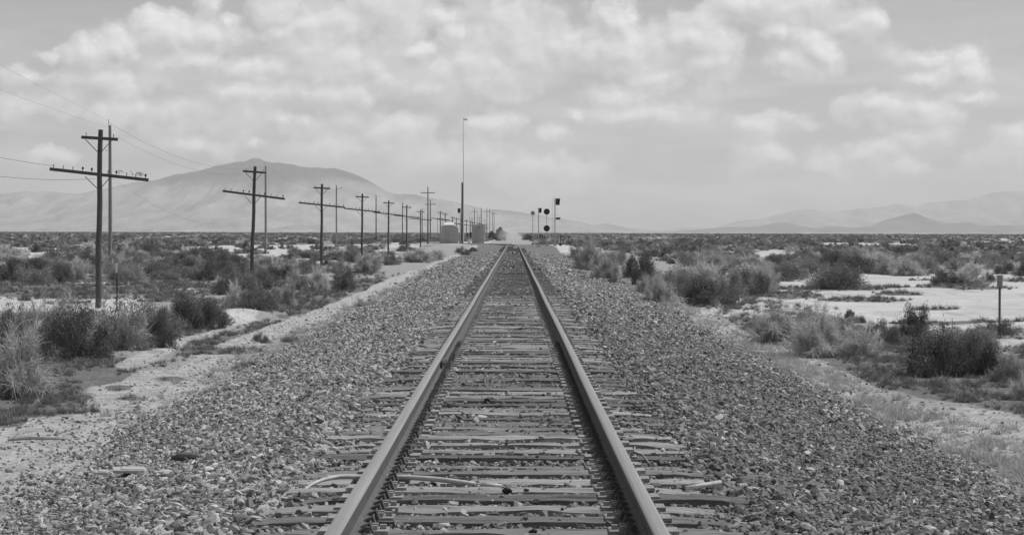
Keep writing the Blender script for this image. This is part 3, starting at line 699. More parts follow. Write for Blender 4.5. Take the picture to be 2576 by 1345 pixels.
# ------------------------------------------------------------------ signals, huts, mast
def hut(x0, x1, ybase, ytop, Y, name, label, kind):
    def wx(px): return .072 + (px - 1291.4)/FD*Y
    X0, X1 = wx(x0), wx(x1); zb = HC - (ybase - hor(x0))/FD*Y; zt = HC - (ytop - hor(x0))/FD*Y; wd = X1 - X0; H = zt - zb
    root = empty(name, ((X0+X1)/2, Y, zb)); L = 3.0
    b = MB(); b.box((0, L/2, H/2), (wd, L, H - .0))
    if kind == 'a':
        b.v = b.v
    for k in range(7): b.box((-wd/2 + wd*(k+.5)/7, -.012, H/2), (.03, .03, H*.94))
    bevel(b.build('wall', M['silver'], root), .02)
    rf = MB(); n = 8
    if kind == 'a':
        prof = [(-wd*.50, H), (-wd*.36, H + .13), (-wd*.20, H + .2), (wd*.26, H + .2), (wd*.38, H + .12), (wd*.52, H)]
        vs = [(a, y, z) for y in (-.12, L + .12) for a, z in prof]; k = len(prof)
        fs = [(i, i+1, i+1+k, i+k) for i in range(k-1)] + [tuple(range(k))[::-1], tuple(range(k, 2*k)), (0, k, 2*k-1, k-1)]
        rf.add(vs, fs); rf.build('roof', M['silver'], root)
        c = MB(); a_, b_, z0_ = .08 - wd*.31, .08 + wd*.31, H + .19
        c.add([(a_, -.12, z0_), (b_, -.12, z0_), (b_, 2.2, z0_), (a_, 2.2, z0_), (a_, -.12, z0_+.05), (b_, -.12, z0_+.05), (b_, .9, z0_+.46), (a_, .9, z0_+.46), (b_, 2.2, z0_+.36), (a_, 2.2, z0_+.36)],
              [(0,1,5,4),(4,5,6,7),(7,6,8,9),(9,8,2,3),(0,4,7,9,3),(1,2,8,6,5)]); c.build('roof_box', M['white'], root)
        s = MB(); s.box((wd/2 + .20, .5, H*.46), (.32, .9, H*.9)); s.box((wd/2 + .20, .02, H*.94), (.36, .9, .05)); bevel(s.build('side_cabinet', M['silver'], root), .015)
        s2 = MB(); s2.box((-wd/2 - .14, .6, H*.40), (.2, .8, H*.8)); s2.build('side_post', M['silver'], root)
    else:
        rf.box((0, L/2, H + .03), (wd + .12, L + .1, .06)); bevel(rf.build('roof', M['silver'], root), .01)
        v = MB(); v.box((.1, -.03, H*.86), (.55, .05, .2)); 
        for k in range(4): v.box((.1, -.06, H*.80 + k*.05), (.52, .02, .012))
        v.build('vent', M['stem'], root)
        l = MB(); l.box((-.1, .3, H + .13), (.12, .12, .14)); l.build('roof_lamp', M['white'], root)
        for s_ in (-1, 1): q = MB(); q.box((s_*wd*.36, .4, -.12), (.2, .5, .26)); q.build('foot_block', M['dark'], root)
    d = MB(); d.box((-.25, -.03, H*.44), (.8, .04, H*.78)); dd = bevel(d.build('door', M['galv'], root), .01)
    h = MB(); h.box((.08, -.07, H*.44), (.03, .05, .14)); h.build('handle', M['dark'], dd)
    return tag(root, label, 'equipment hut')
hut(1109.5, 1147, 614, 570, 380, 'equipment_hut', 'silver metal signal hut with a bright white box on its roof', 'a')
hut(1187, 1218, 612, 566.5, 385, 'equipment_hut', 'plain square silver hut nearer the rails with a small vent', 'b')
def wpos(px, py, Y): return .072 + (px - 1291.4)/FD*Y, HC - (py - hor(px))/FD*Y
def mast():
    Y = 368; x, zb = wpos(1162.5, 613, Y); _, zt = wpos(1165, 302, Y); _, zm = wpos(1162, 461, Y); H = zt - zb
    root = empty('antenna_mast', (x, Y, zb))
    m = MB(); m.tube([(-.05, 0, -.4), (-.02, 0, zm-zb)], [.14, .12], 12); m.box((-.03, 0, zm-zb+.02), (.36, .3, .05)); m.build('base_pole', M['tar_wood'], root)
    a = MB(); a.tube([(.20, 0, -.3), (.19, 0, H*.5), (.14, 0, H-.3)], [.10, .09, .05], 10); a.build('mast_tube', M['white'], root)
    h = MB(); h.tube([(.14, 0, H-.3), (.16, 0, H+.5)], .02, 6); h.box((.48, 0, H-.02), (.62, .12, .22)); h.build('aerial', M['silver'], root)
    return tag(root, 'very tall thin antenna mast standing between the two huts', 'antenna mast')
mast()
def signal(parts, x, Y, zb, H, label, r=.055, mat='galv', ladder=False):
    root = empty('railway_signal', (x, Y, zb)); m = MB(); m.tube([(0, 0, -.5), (0, 0, H)], r, 10); m.box((0, 0, .08), (.42, .42, .3)); m.build('mast', M[mat], root)
    for p in parts:
        k = p[0]
        if k == 'disc':      # round target with hooded lamp in its centre
            _, z, rad, mt = p; q = MB(); q.tube([(0, -.13, z), (0, -.10, z)], rad, 28); t_ = q.build('target', M[mt], root)
            h = MB(); h.tube([(0, -.13, z), (0, -.36, z+.01)], .12, 14, caps=False); h.build('hood', M[mt], t_)
            l = MB(); l.tube([(0, -.135, z), (0, -.15, z)], .085, 14); l.build('lens', M['lens'], t_)
            c = MB(); c.box((0, .06, z), (.26, .3, .34)); bevel(c.build('lamp_case', M['dark'], root), .02)
        else:                # square hooded head mounted beside the mast
            _, dx, z, wd, hh = p; q = MB(); t2 = wd*.10
            q.add([(dx-wd/2, 0, z-hh/2), (dx+wd/2-t2, 0, z-hh/2), (dx+wd/2, 0, z+hh/2), (dx-wd/2, 0, z+hh/2*.94), (dx-wd/2, .22, z-hh/2), (dx+wd/2-t2, .22, z-hh/2), (dx+wd/2, .22, z+hh/2), (dx-wd/2, .22, z+hh/2*.94)],
                  [(0,1,2,3),(4,7,6,5),(0,4,5,1),(1,5,6,2),(2,6,7,3),(3,7,4,0)]); bevel(q.build('signal_head', M['black'], root), .01)
            b_ = MB(); b_.box((dx*.3, .05, z + hh*.1), (abs(dx)+.1, .06, .08)); b_.build('bracket', M['white'], root)
    if ladder:
        l = MB()
        for s in (-1, 1): l.tube([(-.22 + s*.13, .05, .2), (-.22 + s*.13, .05, H-.1)], .012, 5)
        for k in range(int(H/.32)): l.tube([(-.35, .05, .3 + k*.32), (-.09, .05, .3 + k*.32)], .01, 5)
        l.tube([(-.1, 0, H*.62), (.3, -.3, H*.62), (.3, -.3, H*.78), (0, -.1, H*.78)], .012, 5); l.build('ladder', M['galv'], root)
    return tag(root, label, 'railway signal')
def sig(px, yb, yt, Y):
    x, zb = wpos(px, yb, Y); _, zt = wpos(px, yt, Y); return x, Y, zb, zt - zb
k_ = 295/FD
x, Y, zb, H = sig(1396, 617.5, 499, 295)
signal([('sq', .36, H-.48, .56, .86), ('sq', .40, H-2.65, .60, .27)], x, Y, zb, H, 'tallest signal, with a ladder and square hooded head at its top', ladder=True)
x, Y, zb, H = sig(1375, 617, 528, 300)
signal([('disc', H-.28, .40, 'black'), ('disc', H-.28-2.2, .41, 'black')], x, Y, zb, H, 'signal with two black round targets one above the other', r=.04)
x, Y, zb, H = sig(1354.5, 623, 524, 285)
signal([('sq', .22, H-.30, .34, .60)], x, Y, zb, H, 'slim signal with a small square head left of the round targets')
x, Y, zb, H = sig(1340, 615, 536, 330)
signal([('disc', H-.05, .33, 'silver')], x, Y, zb, H, 'pale signal with one round silver target nearest the rails', r=.05)
x, Y, zb, H = sig(1158, 612, 524, 362)
signal([('sq', -.24, H-.42, .40, .72)], x, Y, zb, H, 'grey signal with black square head just left of the antenna mast', r=.06)
x, Y, zb, H = sig(1180, 612, 584, 372)
signal([('sq', -.20, H-.45, .26, .55), ('sq', .22, H-.5, .3, .9)], x, Y, zb, H, 'dwarf signal with two dark heads between mast and square hut', r=.05, mat='white')
x, Y, zb, H = sig(1410, 617, 592, 300)
signal([('sq', .06, H-.1, .2, .2)], x, Y, zb, H, 'short stub post with a small dark box right of the tall signal', r=.045, mat='dark')
for (px, hh, lb) in ((1361, 1.4, 'short stake left of the round target signal'), (1366, 1.1, 'shorter stake close beside the round target signal')):
    x, zb = wpos(px, 612, 310); m = MB(); m.tube([(0, 0, -.3), (0, 0, hh)], .035, 8); m.tube([(0, 0, hh), (0, 0, hh+.04)], .05, 8); o = m.build('stake', M['stem']); o.location = (x, 310, zb); tag(o, lb, 'stake')

# ------------------------------------------------------------------ shrubs
def leafy(seed, n=7000, ls=.030, lobes=34, dark=True, spiky=.25):
    """round desert shrub: many small leaf faces gathered in lobes, woody stems below; unit = half width 1, height 1"""
    r = np.random.default_rng(seed)
    th = r.uniform(0, 2*math.pi, lobes); ph = np.arccos(r.uniform(0.02, 1, lobes)); rr = r.uniform(.45, .86, lobes)
    C = np.stack([rr*np.sin(ph)*np.cos(th), rr*np.sin(ph)*np.sin(th), rr*np.cos(ph)*.95 + .04], 1); C[:, 2] = np.maximum(C[:, 2], .10)
    C *= (1 + r.normal(0, .10, lobes))[:, None]
    LR = r.uniform(.13, .33, lobes)*.95; pick = r.choice(lobes, n, p=LR**2/np.sum(LR**2))
    d = r.normal(size=(n, 3)); d /= np.linalg.norm(d, axis=1)[:, None]; rad = LR[pick]*r.random(n)**.45
    spike = r.random(n) < spiky; up = C[pick]*np.array([.9, .9, 1.1]); up /= np.linalg.norm(up, axis=1)[:, None] + 1e-6
    P = C[pick] + d*rad[:, None] + up*(spike*r.random(n)*.22)[:, None]*r.random(n)[:, None]
    P[:, 2] = np.abs(P[:, 2])
    a = r.normal(size=(n, 3)) + up*.55; a /= np.linalg.norm(a, axis=1)[:, None]
    b_ = np.cross(a, r.normal(size=(n, 3))); b_ /= np.linalg.norm(b_, axis=1)[:, None]
    L = ls*r.uniform(.7, 1.7, n)[:, None]; Wd = L*r.uniform(.25, .5, n)[:, None]
    V = np.stack([P - a*L, P + b_*Wd, P + a*L, P - b_*Wd], 1).reshape(-1, 3); F = np.arange(len(V)).reshape(-1, 4)
    sv, sf = stems(r, 46, .85, .016, 3); F = np.concatenate([F, sf + len(V)]); V = np.concatenate([V, sv])
    mi = np.concatenate([np.zeros(n, int), np.ones(len(sf), int)])
    return V, F, mi
def stems(r, n, length, wd, seg=4, curl=.25, flat=.0, cone=1.15):
    th = r.uniform(0, 2*math.pi, n); ph = np.arccos(r.uniform(math.cos(cone), 1, n)); base = r.normal(0, .14, (n, 3)); base[:, 2] = 0
    d = np.stack([np.sin(ph)*np.cos(th), np.sin(ph)*np.sin(th), np.cos(ph)], 1); L = length*r.uniform(.6, 1.15, n)
    V = []; side = np.cross(d, r.normal(size=(n, 3))); side /= np.linalg.norm(side, axis=1)[:, None]
    bendv = r.normal(0, curl, (n, 3)); bendv[:, 2] -= .05
    for k in range(seg+1):
        s = k/seg; P = base + d*(L*s)[:, None] + bendv*(s*s)*L[:, None]*.8; P[:, 2] = np.maximum(P[:, 2], .0)
        w_ = wd*(1 - .75*s); V += [P - side*w_, P + side*w_]
    V = np.stack(V, 1)   # n, 2(seg+1), 3
    F = []
    for k in range(seg): F.append(np.stack([2*k + 0*np.arange(n), 2*k+1 + 0*np.arange(n), 2*k+3 + 0*np.arange(n), 2*k+2 + 0*np.arange(n)], 1) + np.arange(n)[:, None]*2*(seg+1))
    return V.reshape(-1, 3), np.concatenate(F)
def brushy(seed, n=60, wd=.0055, twigs=90, cone=1.2):
    """dry brush: woody stems branching into many fans of fine pale twigs"""
    r = np.random.default_rng(seed); V, F = stems(r, n, .66, wd*1.8, 4, .3, cone=cone)
    tips = V.reshape(n, 10, 3); tip = (tips[:, 8] + tips[:, 9])/2; mid = (tips[:, 4] + tips[:, 5])/2
    j = np.repeat(np.arange(n), twigs); m = len(j); f = r.random(m)[:, None]**.7; P = mid[j]*(1 - f) + tip[j]*f + r.normal(0, .02, (m, 3))
    o_ = tip[j] - np.array([0, 0, .12]); o_ /= np.linalg.norm(o_, axis=1)[:, None] + 1e-6
    d = o_ + r.normal(0, .8, (m, 3)) + np.array([0, 0, .15]); d /= np.linalg.norm(d, axis=1)[:, None]
    sd = np.cross(d, r.normal(size=(m, 3))); sd /= np.linalg.norm(sd, axis=1)[:, None]; L = r.uniform(.07, .25, m)[:, None]; c = r.normal(0, .18, (m, 3))*L
    A, B, C_ = P, P + d*L*.55 + c, P + d*L + c*2.2 - np.array([0, 0, .02]); w0 = wd*r.uniform(.6, 1.3, m)[:, None]
    T = np.stack([A - sd*w0, A + sd*w0, B - sd*w0*.8, B + sd*w0*.8, C_ - sd*w0*.3, C_ + sd*w0*.3], 1).reshape(-1, 3); T[:, 2] = np.maximum(T[:, 2], 0)
    k = np.arange(m)[:, None]*6 + len(V); F = np.concatenate([F, k + np.array([[0, 1, 3, 2]]), k + np.array([[2, 3, 5, 4]])]); V = np.concatenate([V, T])
    return V, F, np.zeros(len(F), int)
def mixed(seed, k=.5):
    a = leafy(seed, int(9000*k), .021, 30, spiky=.5); b_ = brushy(seed + 1, 46, .0055, 60)
    V = np.concatenate([a[0]*np.array([.92, .92, .85]), b_[0]]); F = np.concatenate([a[1], b_[1] + len(a[0])])
    return V, F, np.concatenate([a[2], b_[2] + 2])
def asmesh(name, t_, mats): return np_mesh(name, t_[0], t_[1], mats, t_[2])
DK = [asmesh('shrub', leafy(100+i, 12000, .0225, 40, spiky=.16), [M['leaf'], M['stem']]) for i in range(5)]
MD = [asmesh('shrub', leafy(130+i, 11000, .0215, 36, spiky=.25), [M['leaf_mid'], M['stem']]) for i in range(4)]
PL = [asmesh('shrub', brushy(160+i, 95, .0055, 120), [M['twig']]) for i in range(4)]
MX = [asmesh('shrub', mixed(190+i, .75), [M['leaf_mid'], M['stem'], M['twig']]) for i in range(4)]
KINDS_ = dict(d=DK, m=MD, p=PL, x=MX)
CATN = dict(d='shrub', m='shrub', p='dry brush', x='shrub')
HAND = []
def shrub(px, py, wpx, hpx, kind, label=None, group=None, dz=0.):
    X, Y = at(px, py); me = random.choice(KINDS_[kind]); o = link(bpy.data.objects.new('dry_shrub' if kind == 'p' else 'shrub', me))
    s = wpx/2/FD*Y; hgt = hpx/FD*Y; Y2 = Y + s*.55; X2 = X
    hgt *= 1.12 if kind == 'p' else 1.; o.location = (X2, Y2, hz(X2, Y2) - .03); o.scale = (s*1.12, s*random.uniform(.9, 1.1), hgt*1.10); o.rotation_euler = (0, 0, random.uniform(0, 6.28))
    HAND.append((X2, Y2, s)); return tag(o, label, CATN[kind], group)
H_ = [
 (30,1000,250,150,'p','bright dry brush at the left edge nearest the camera'),(-20,905,130,120,'m','grey-green shrub cut by the left picture edge above the dry brush'),
 (90,905,170,150,'x','tangled olive shrub between the left dry brush and the pole'),(190,912,190,130,'d','dark-bottomed shrub low in the big thicket below the nearest pole'),
 (160,885,190,150,'x','tall twiggy shrub at the crown of the thicket left of the nearest pole'),(275,890,200,140,'x','wide twiggy shrub in front of the nearest telegraph pole'),(325,870,90,80,'p','pale dry brush right behind the thin steel post'),
 (18,835,40,60,'d','small upright dark shrub at the left edge before the white flat'),
 (395,880,100,95,'d','dark shrub with a black hollow at the right end of the thicket'),(400,850,130,95,'m','grey shrub rising behind the black hollow'),
 (470,830,120,95,'d','tall dark shrub left half of the big clump above the road'),(530,828,100,80,'d','rounded dark shrub on the right of the big clump above the road'),(490,800,130,60,'m','grey shrub at the back of the big clump above the road'),
 (590,775,80,55,'p','pale fan of dry brush left of the round dark shrub'),(648,784,118,62,'d','lone round dark shrub by the sand mound'),(722,772,50,55,'p','faint dry brush right of the lone round dark shrub'),
 (600,735,100,60,'m','grey shrub up the slope behind the pale fan'),(660,728,100,55,'d','dark shrub behind the lone round dark shrub'),(560,745,70,45,'d','small dark shrub left of the pale fan'),
 (800,728,70,50,'p','pale brush left of the dark bush by the road'),(740,728,90,55,'x','mottled shrub midway between the second and third poles'),(865,730,82,55,'d','dark bush beside the road beyond the round dark shrub'),
 (690,700,90,40,'p','straw-coloured brush around the foot of the second pole'),(640,695,60,35,'p','low straw brush left of the second pole foot'),
 (770,690,80,40,'m','grey shrub right of the second pole'),(920,690,95,48,'p','pale mound of dry brush near the fourth pole'),(850,690,70,38,'m','grey shrub in front of the third pole'),
 (980,668,70,35,'m','grey shrub in front of the fifth pole'),(1050,662,90,38,'p','long pale brush beyond the fifth pole'),(1095,655,60,30,'p','pale brush between the sandy pad and the ballast'),(1163,643,38,20,'d','small dark shrub by the ballast below the huts'),(1190,634,26,12,'d','tiny dark tuft right of the small shrub below the huts'),
 (655,864,42,28,'d','low dark tuft on the grass strip of the road'),(728,862,56,22,'m','grass tuft at the gravel edge'),(612,932,60,22,'m','flat weed on the bright wheel track'),
 (145,715,78,55,'d','dark shrub left of the nearest pole on the grassy flat'),(80,718,110,50,'m','broad grey shrub further left on the grassy flat'),(190,706,66,42,'p','pale brush touching the nearest pole on its left'),(22,712,90,65,'d','big dark shrub at the left edge of the grassy flat'),
 (395,702,130,50,'m','broad grey-green shrub right of the nearest pole'),(475,700,90,38,'m','low grey shrub further right of the nearest pole'),(330,705,80,36,'m','low shrub by the grey utility pole foot'),(450,725,40,14,'d','small low shrub alone on the grassy flat'),
 (375,645,70,36,'d','dark round shrub on the skyline scrub between first poles'),(555,680,70,42,'d','dark shrub left of the second pole'),(450,655,70,24,'d','dark flat shrub before the white streaks'),(740,642,50,22,'m','neat grey dome shrub right of the pale utility pole'),(60,757,36,16,'d','small dark shrub on the left white flat'),
 (1450,652,50,30,'d','dark shrub just right of the ballast past the signals'),(1480,690,110,70,'p','pale brush spilling down the right ballast slope'),(1530,712,90,55,'p','straw brush between the ballast and the dark shrub'),(1541,721,38,16,'d','small black-looking tuft at the ballast edge'),
 (1585,700,60,60,'d','narrow dark shrub before the tall one'),(1618,718,90,88,'d','tall dark shrub right of the ballast'),(1545,668,70,45,'m','grey shrub behind the straw brush'),
 (1655,765,110,65,'p','bright straw brush at the foot of the ballast slope'),(1625,740,60,55,'p','thin pale brush below the tall dark shrub'),(1720,748,110,75,'m','grey shrub on the left of the broad clump'),
 (1770,722,150,60,'p','pale crown of brush on top of the broad clump'),(1790,776,170,80,'d','dark front shrub of the broad clump by the white flat'),(1840,752,120,70,'m','grey shrub in the middle of the broad clump'),
 (1885,748,115,66,'d','dark right end of the broad clump'),(1935,742,60,60,'p','wispy pale brush fringing the broad clump'),
 (1945,678,66,40,'d','dark round shrub alone before the white streak'),(1905,680,40,25,'m','small grey shrub beside the lone dark one'),(2105,680,100,52,'d','dark dense shrub on the back edge of the white flat'),(2210,682,120,48,'p','pale broad brush beside the dark dense shrub'),(2270,682,90,36,'m','grey low shrub right of the pale broad brush'),
 (2060,684,70,30,'m','grey shrub left of the dark dense one'),(1780,665,80,40,'m','grey shrub behind the pale crown'),(1730,672,70,35,'m','small grey shrub behind the tall dark shrub'),
 (2385,722,90,45,'d','dark left half of the island shrub on the white flat'),(2440,722,110,50,'x','twiggy grey right half of the island shrub'),(2485,718,40,34,'d','small dark knob at the right end of the island shrub'),
 (2530,690,50,34,'d','dark shrub behind the island at the right'),(2290,690,30,10,'d','tiny dark shrub on the back edge of the flat'),
 (2140,802,34,26,'d','tiny shrub on a thin stem poking above the dry brush'),(2172,812,24,20,'d','tiny dark sprig beside the stemmed shrub'),
 (2000,812,60,24,'m','low grey shrub at the left end of the dry thicket'),
 (1960,868,190,85,'p','left part of the wide dry brush thicket on the right'),(2060,905,200,110,'p','tallest pale tangle of the dry thicket'),(2170,905,150,90,'x','twiggy right part of the dry thicket'),(2110,850,150,60,'x','olive crown behind the pale tangle'),(2040,862,140,60,'m','grey-green shrub inside the dry thicket'),
 (2230,870,90,60,'d','dark shrub behind the dry thicket on its right'),(2305,850,90,80,'d','upright dark shrub above the darkest bush'),
 (2370,955,190,130,'d','biggest darkest bush on the right'),(2440,950,150,110,'d','right half of the darkest bush mass'),(2490,955,90,90,'d','dark shrub closing the right end of the darkest bush mass'),(2400,890,170,75,'m','grey leafy shrub behind the darkest bush'),(2470,880,110,70,'m','grey shrub linking the darkest bush and the marker post'),
 (2522,846,88,40,'d','dark shrub at the foot of the boxed marker post'),(2545,965,110,85,'x','mottled shrub at the right edge below the marker post'),(2590,900,90,50,'m','grey shrub cut by the right edge'),(2580,1010,80,60,'p','bright dry tuft at the right edge'),
 (2500,935,70,40,'p','small pale brush between dark bush and right edge'),
]
for h in H_: shrub(*h)

# random scrub over the flats
def scrub_points(n, y0, y1, seed, dens_pow=0.):
    r = np.random.default_rng(seed); y = np.sqrt(r.uniform(y0**2, y1**2, n)); x = r.uniform(-.36, .36, n)*y
    return x, y, r
def keepmask(x, y, r, plim=.5):
    m = masks(x, y); ax = np.abs(x); k = (m['playa'] < plim) | (r.random(len(x)) < .07)
    k &= (ax > np.where(y < 350, 8.5 + .02*np.minimum(y, 200), np.where(x > 0, 4.5, np.where(y > 455, 5.5, 12.5)))) & (m['sand'] < .4)
    k &= ~((x > -16) & (x < 0) & (y > 285) & (y < 460)); k &= ~((x > 0) & (x < 10) & (y > 250) & (y < 360))
    flat = ell(x, y, [(250,724,330,18),(330,740,230,14)]); k &= flat < .3
    cl = fbm(x*.10 + 7, y*.05, 4); k &= (cl > .40) | (r.random(len(x)) < .25)
    return k
x1, y1, r1 = scrub_points(4300, 92, 330, 77); k = keepmask(x1, y1, r1)
for (hx, hy, hs) in HAND: k &= ((x1-hx)**2 + ((y1-hy)*.6)**2) > (hs*.9)**2
x1, y1 = x1[k], y1[k]; w1 = r1.uniform(.5, 1.35, len(x1)); h1 = w1*r1.uniform(.65, .95, len(x1))
vis = np.abs((x1-.072)/y1*FD) < 1330
order = np.argsort(-(w1/y1)*vis)[:195]; rest = np.setdiff1d(np.arange(len(x1)), order)
PN = {0: 'nearest', 1: 'second', 2: 'third', 3: 'fourth', 4: 'fifth', 5: 'sixth'}
for j in order:
    kd = random.choices('dmpx', (4, 5, 3, 1))[0]; o = link(bpy.data.objects.new('dry_shrub' if kd == 'p' else 'shrub', random.choice(KINDS_[kd])))
    X, Y = float(x1[j]), float(y1[j]); o.location = (X, Y, hz(X, Y)-.03); o.scale = (w1[j], w1[j]*.9, h1[j]); o.rotation_euler = (0, 0, random.uniform(0, 6.28))
    kn = dict(d='dark', m='grey-green', p='pale dry', x='twiggy')[kd]; sz = 'small' if w1[j] < .75 else 'broad' if w1[j] > 1.1 else 'rounded'
    if X < 0:
        pxx = proj(X, Y)[0]; pl_ = [254, 632, 808, 911, 976, 1024]; i_ = int(np.argmin([abs(pxx - q) for q in pl_])); rel = 'left of' if pxx < pl_[i_] - 14 else 'right of' if pxx > pl_[i_] + 14 else 'behind'
        lb = '%s %s shrub on the flat %s the %s telegraph pole' % (sz, kn, rel, PN[i_])
    else:
        lb = '%s %s shrub on the flat right of the track, %s the white playa' % (sz, kn, 'beyond' if Y > 145 else 'beside')
    tag(o, lb, CATN[kd], lb.replace('shrub on', 'shrubs on'))
def low(seed, n, ls, mat, kind='l'):
    t_ = leafy(seed, n, ls, 16, spiky=.3) if kind == 'l' else brushy(seed, 26, .018, 22)
    return bpy.data.objects.new('low_%03d' % seed, np_mesh('low', t_[0], t_[1], [mat, M['stem']], t_[2]))
LOW = [low(300+i, 1300, .06, M['leaf']) for i in range(3)] + [low(303+i, 1300, .06, M['leaf_mid']) for i in range(3)] + [low(306+i, 900, .05, M['twig'], 'b') for i in range(2)]
x2, y2, r2 = scrub_points(300000, 330, 2600, 78)
keep = r2.random(len(x2)) < np.clip((420/y2)**1.35, 0, 1)*.55; x2, y2 = x2[keep], y2[keep]; k = keepmask(x2, y2, r2, .55); x2, y2 = x2[k], y2[k]
x3 = r2.uniform(-60, 60, 1500); y3 = r2.uniform(8, 95, 1500); k = (np.abs(x3) > 9) & (np.abs(x3)/y3 > .245) & (r2.random(1500) < .35 + .65*(fbm(x3*.12, y3*.12, 3) > .52)); x2 = np.concatenate([x2, x3[k]]); y2 = np.concatenate([y2, y3[k]])
xa = np.concatenate([x1[rest], x2]); ya = np.concatenate([y1[rest], y2]); n = len(xa); print('scrub', n)
ww = np.concatenate([w1[rest], r2.uniform(.6, 1.5, len(x2))*(1 + .4*sm(500, 2000, y2))]); hh = ww*r2.uniform(.55, .85, n)
hh = np.minimum(hh, 1.25)
za = height(xa, ya)
tag(scatter('scrub', LOW, np.stack([xa, ya, za], 1), np.stack([0*xa, 0*xa, r2.uniform(0, 6.28, n)], 1), np.stack([ww, ww, hh], 1), r2.choice(8, n, p=[.11,.11,.11,.15,.15,.15,.11,.11])),
    kind='stuff', label='distant desert scrub covering the flats to the horizon', cat='scrub')

# grass and weeds
def tuft(seed, mat, n=42, cone=.9, wd=.035):
    r = np.random.default_rng(seed); V, F = stems(r, n, 1., wd, 2, .3, cone=cone); return bpy.data.objects.new('tuft_%03d' % seed, np_mesh('tuft', V, F, [mat]))
TF = [tuft(400+i, M['straw']) for i in range(3)] + [tuft(403+i, M['greengrass']) for i in range(3)]
def grass_pts(seed, N, y0, y1):
    r = np.random.default_rng(seed); y = r.uniform(y0, y1, N); x = r.uniform(-.29, .29, N)*y; m = masks(x, y); ax = np.abs(x)
    tl = np.where(x < 0, toe_l(y), toe_r(y)); off = ax - tl
    # straw fringe: close to the ballast toe and along the trodden strips; green in the grass patches
    fr = np.exp(-((off-.30)/.33)**2)*np.where(x > 0, .8*sm(.32, .5, fbm(x*.8, y*.5, 3)), .22*sm(26, 36, y)) + np.where((x > 0) & (off > 0) & (off < 2.0), .22, 0)*sm(31, 26, y)
    pg = m['grass']*(off > .3)*(fbm(x*1.2, y*.8, 3) > .40)*.8; u = r.random(N); straw = u < fr; green = (~straw) & (u < pg) & (m['sand'] < .5)
    mixs = green & (r.random(N) < .10); k = straw | green
    x, y, straw = x[k], y[k], (straw | mixs)[k]; n = len(x)
    s = r.uniform(.05, .13, n)*np.where(straw, 1.0, .9)
    return x, y, s, straw, r
gx, gy, gs, gst, gr_ = [np.concatenate(q) if i < 4 else q[0] for i, q in enumerate(zip(grass_pts(5, 60000, 16, 60), grass_pts(6, 42000, 60, 140)))]
n = len(gx); print('tufts', n); r = gr_
tag(scatter('grass', TF, np.stack([gx, gy, height(gx, gy)-.01], 1), np.stack([r.normal(0, .1, n), r.normal(0, .1, n), r.uniform(0, 6.28, n)], 1),
    np.stack([gs*1.2, gs*1.2, gs], 1)*np.where(gy > 60, 1.5, 1.)[:, None], r.integers(0, 3, n) + np.where(gst, 0, 3)), kind='stuff', label='low dry grass and weeds along the embankment', cat='grass')
# loose pebbles and crumbs on the sand
def crumbs():
    r = np.random.default_rng(9); N = 60000; y = r.uniform(15, 70, N); x = np.where(r.random(N) < .65, -r.uniform(3.4, 8.5, N), r.uniform(4.6, 8, N)); off = np.abs(x) - np.where(x < 0, toe_l(y), toe_r(y))
    k = (off > -.1) & (r.random(N) < .16 + .8*np.exp(-np.maximum(off, 0)/.8)*fbm(x*1.4, y*.9, 3)); x, y = x[k], y[k]; n = len(x); s = r.lognormal(math.log(.022), .45, n)
    return np.stack([x, y, height(x, y) + s*.1], 1), np.stack([r.normal(0, .4, n), r.normal(0, .4, n), r.uniform(0, 6.28, n)], 1), np.stack([s, s, s], 1), r.integers(0, 8, n)
tag(scatter('pebbles', stone_meshes('crumb', 8, M['stone']), *crumbs()), kind='stuff', label='loose pebbles strewn on the sandy service road', cat='pebbles')

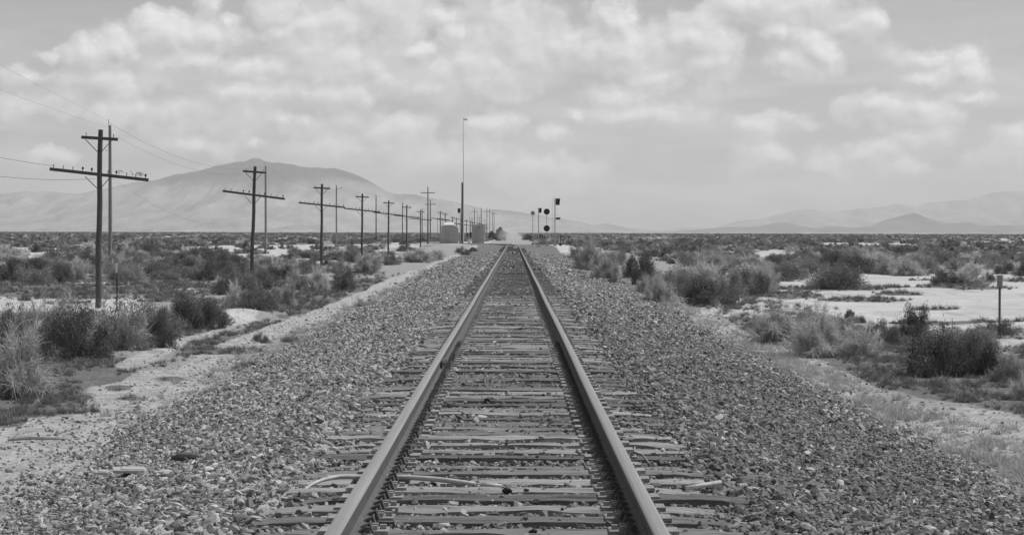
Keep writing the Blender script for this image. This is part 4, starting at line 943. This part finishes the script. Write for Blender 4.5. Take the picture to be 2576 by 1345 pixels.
# ------------------------------------------------------------------ dark tree by the far bend and drifting dust
M['leaf_dense'] = material('dense_leaves', .10, .3, 2, .8, transl=.05)
CROWN = asmesh('crown', leafy(520, 7000, .05, 30, spiky=.2), [M['leaf_dense'], M['stem']])
def far_tree(px, pyb, pyt, Y, wpx, label):
    X, zb = wpos(px, pyb, Y); _, zt = wpos(px, pyt, Y); root = empty('tree', (X, Y, hz(X, Y))); H = zt - hz(X, Y); wd = wpx/2/FD*Y
    m = MB(); m.tube([(0, 0, -.2), (.05, 0, H*.35), (0, 0, H*.7)], [.16, .12, .05], 8)
    for s in range(4): a = s*1.6; m.tube([(0, 0, H*.3), (math.cos(a)*wd*.5, math.sin(a)*wd*.5, H*.6)], [.07, .03], 6)
    m.build('trunk', M['stem'], root)
    c = bpy.data.objects.new('crown', CROWN); link(c, root); c.location = (0, 0, H*.08); c.scale = (wd, wd, H*.95); c2 = bpy.data.objects.new('crown', CROWN); link(c2, root); c2.location = (wd*.1, .2, H*.05); c2.scale = (wd*.85, wd*.85, H*.8); c2.rotation_euler = (0, 0, 2.); return tag(root, label, 'tree')
far_tree(1258, 604, 568, 560, 30, 'dark dense tree beside the far bend of the line')
far_tree(1237, 601, 579, 640, 22, 'lower dark tree left of the dense one at the far bend')
far_tree(1325, 602, 588, 620, 30, 'low spreading tree right of the rails at the far bend')
far_tree(1360, 602, 588, 600, 24, 'low tree behind the round target signal')

dm = bpy.data.materials.new('dust'); dm.use_nodes = True; t = NT(dm.node_tree); t.n.clear()
out = t.node('ShaderNodeOutputMaterial'); pv = t.node('ShaderNodeVolumePrincipled'); pv.inputs['Color'].default_value = (.95, .95, .95, 1)
oc = t.node('ShaderNodeTexCoord').outputs['Object']; ln = t.vmath('LENGTH', t.vmath('ADD', oc, t.vmath('MULTIPLY', t.vmath('SUBTRACT', t.noise(oc, 2.5, 3, .6, out='Color'), (.5, .5, .5)), (.7, .7, .7))), out=1)
t.put(pv.inputs['Density'], t.remap(ln, .2, .8, .10, 0., True)); t.l.new(pv.outputs[0], out.inputs['Volume'])
bm = bmesh.new(); bmesh.ops.create_icosphere(bm, subdivisions=3, radius=1); me = bpy.data.meshes.new('dust'); bm.to_mesh(me); bm.free(); me.materials.append(dm)
o = link(bpy.data.objects.new('dust', me)); o.location = (-.6, 520, 1.6); o.scale = (5.5, 9, 3.2)
tag(o, 'pale dust drifting over the line at the far bend', 'dust', kind='stuff')
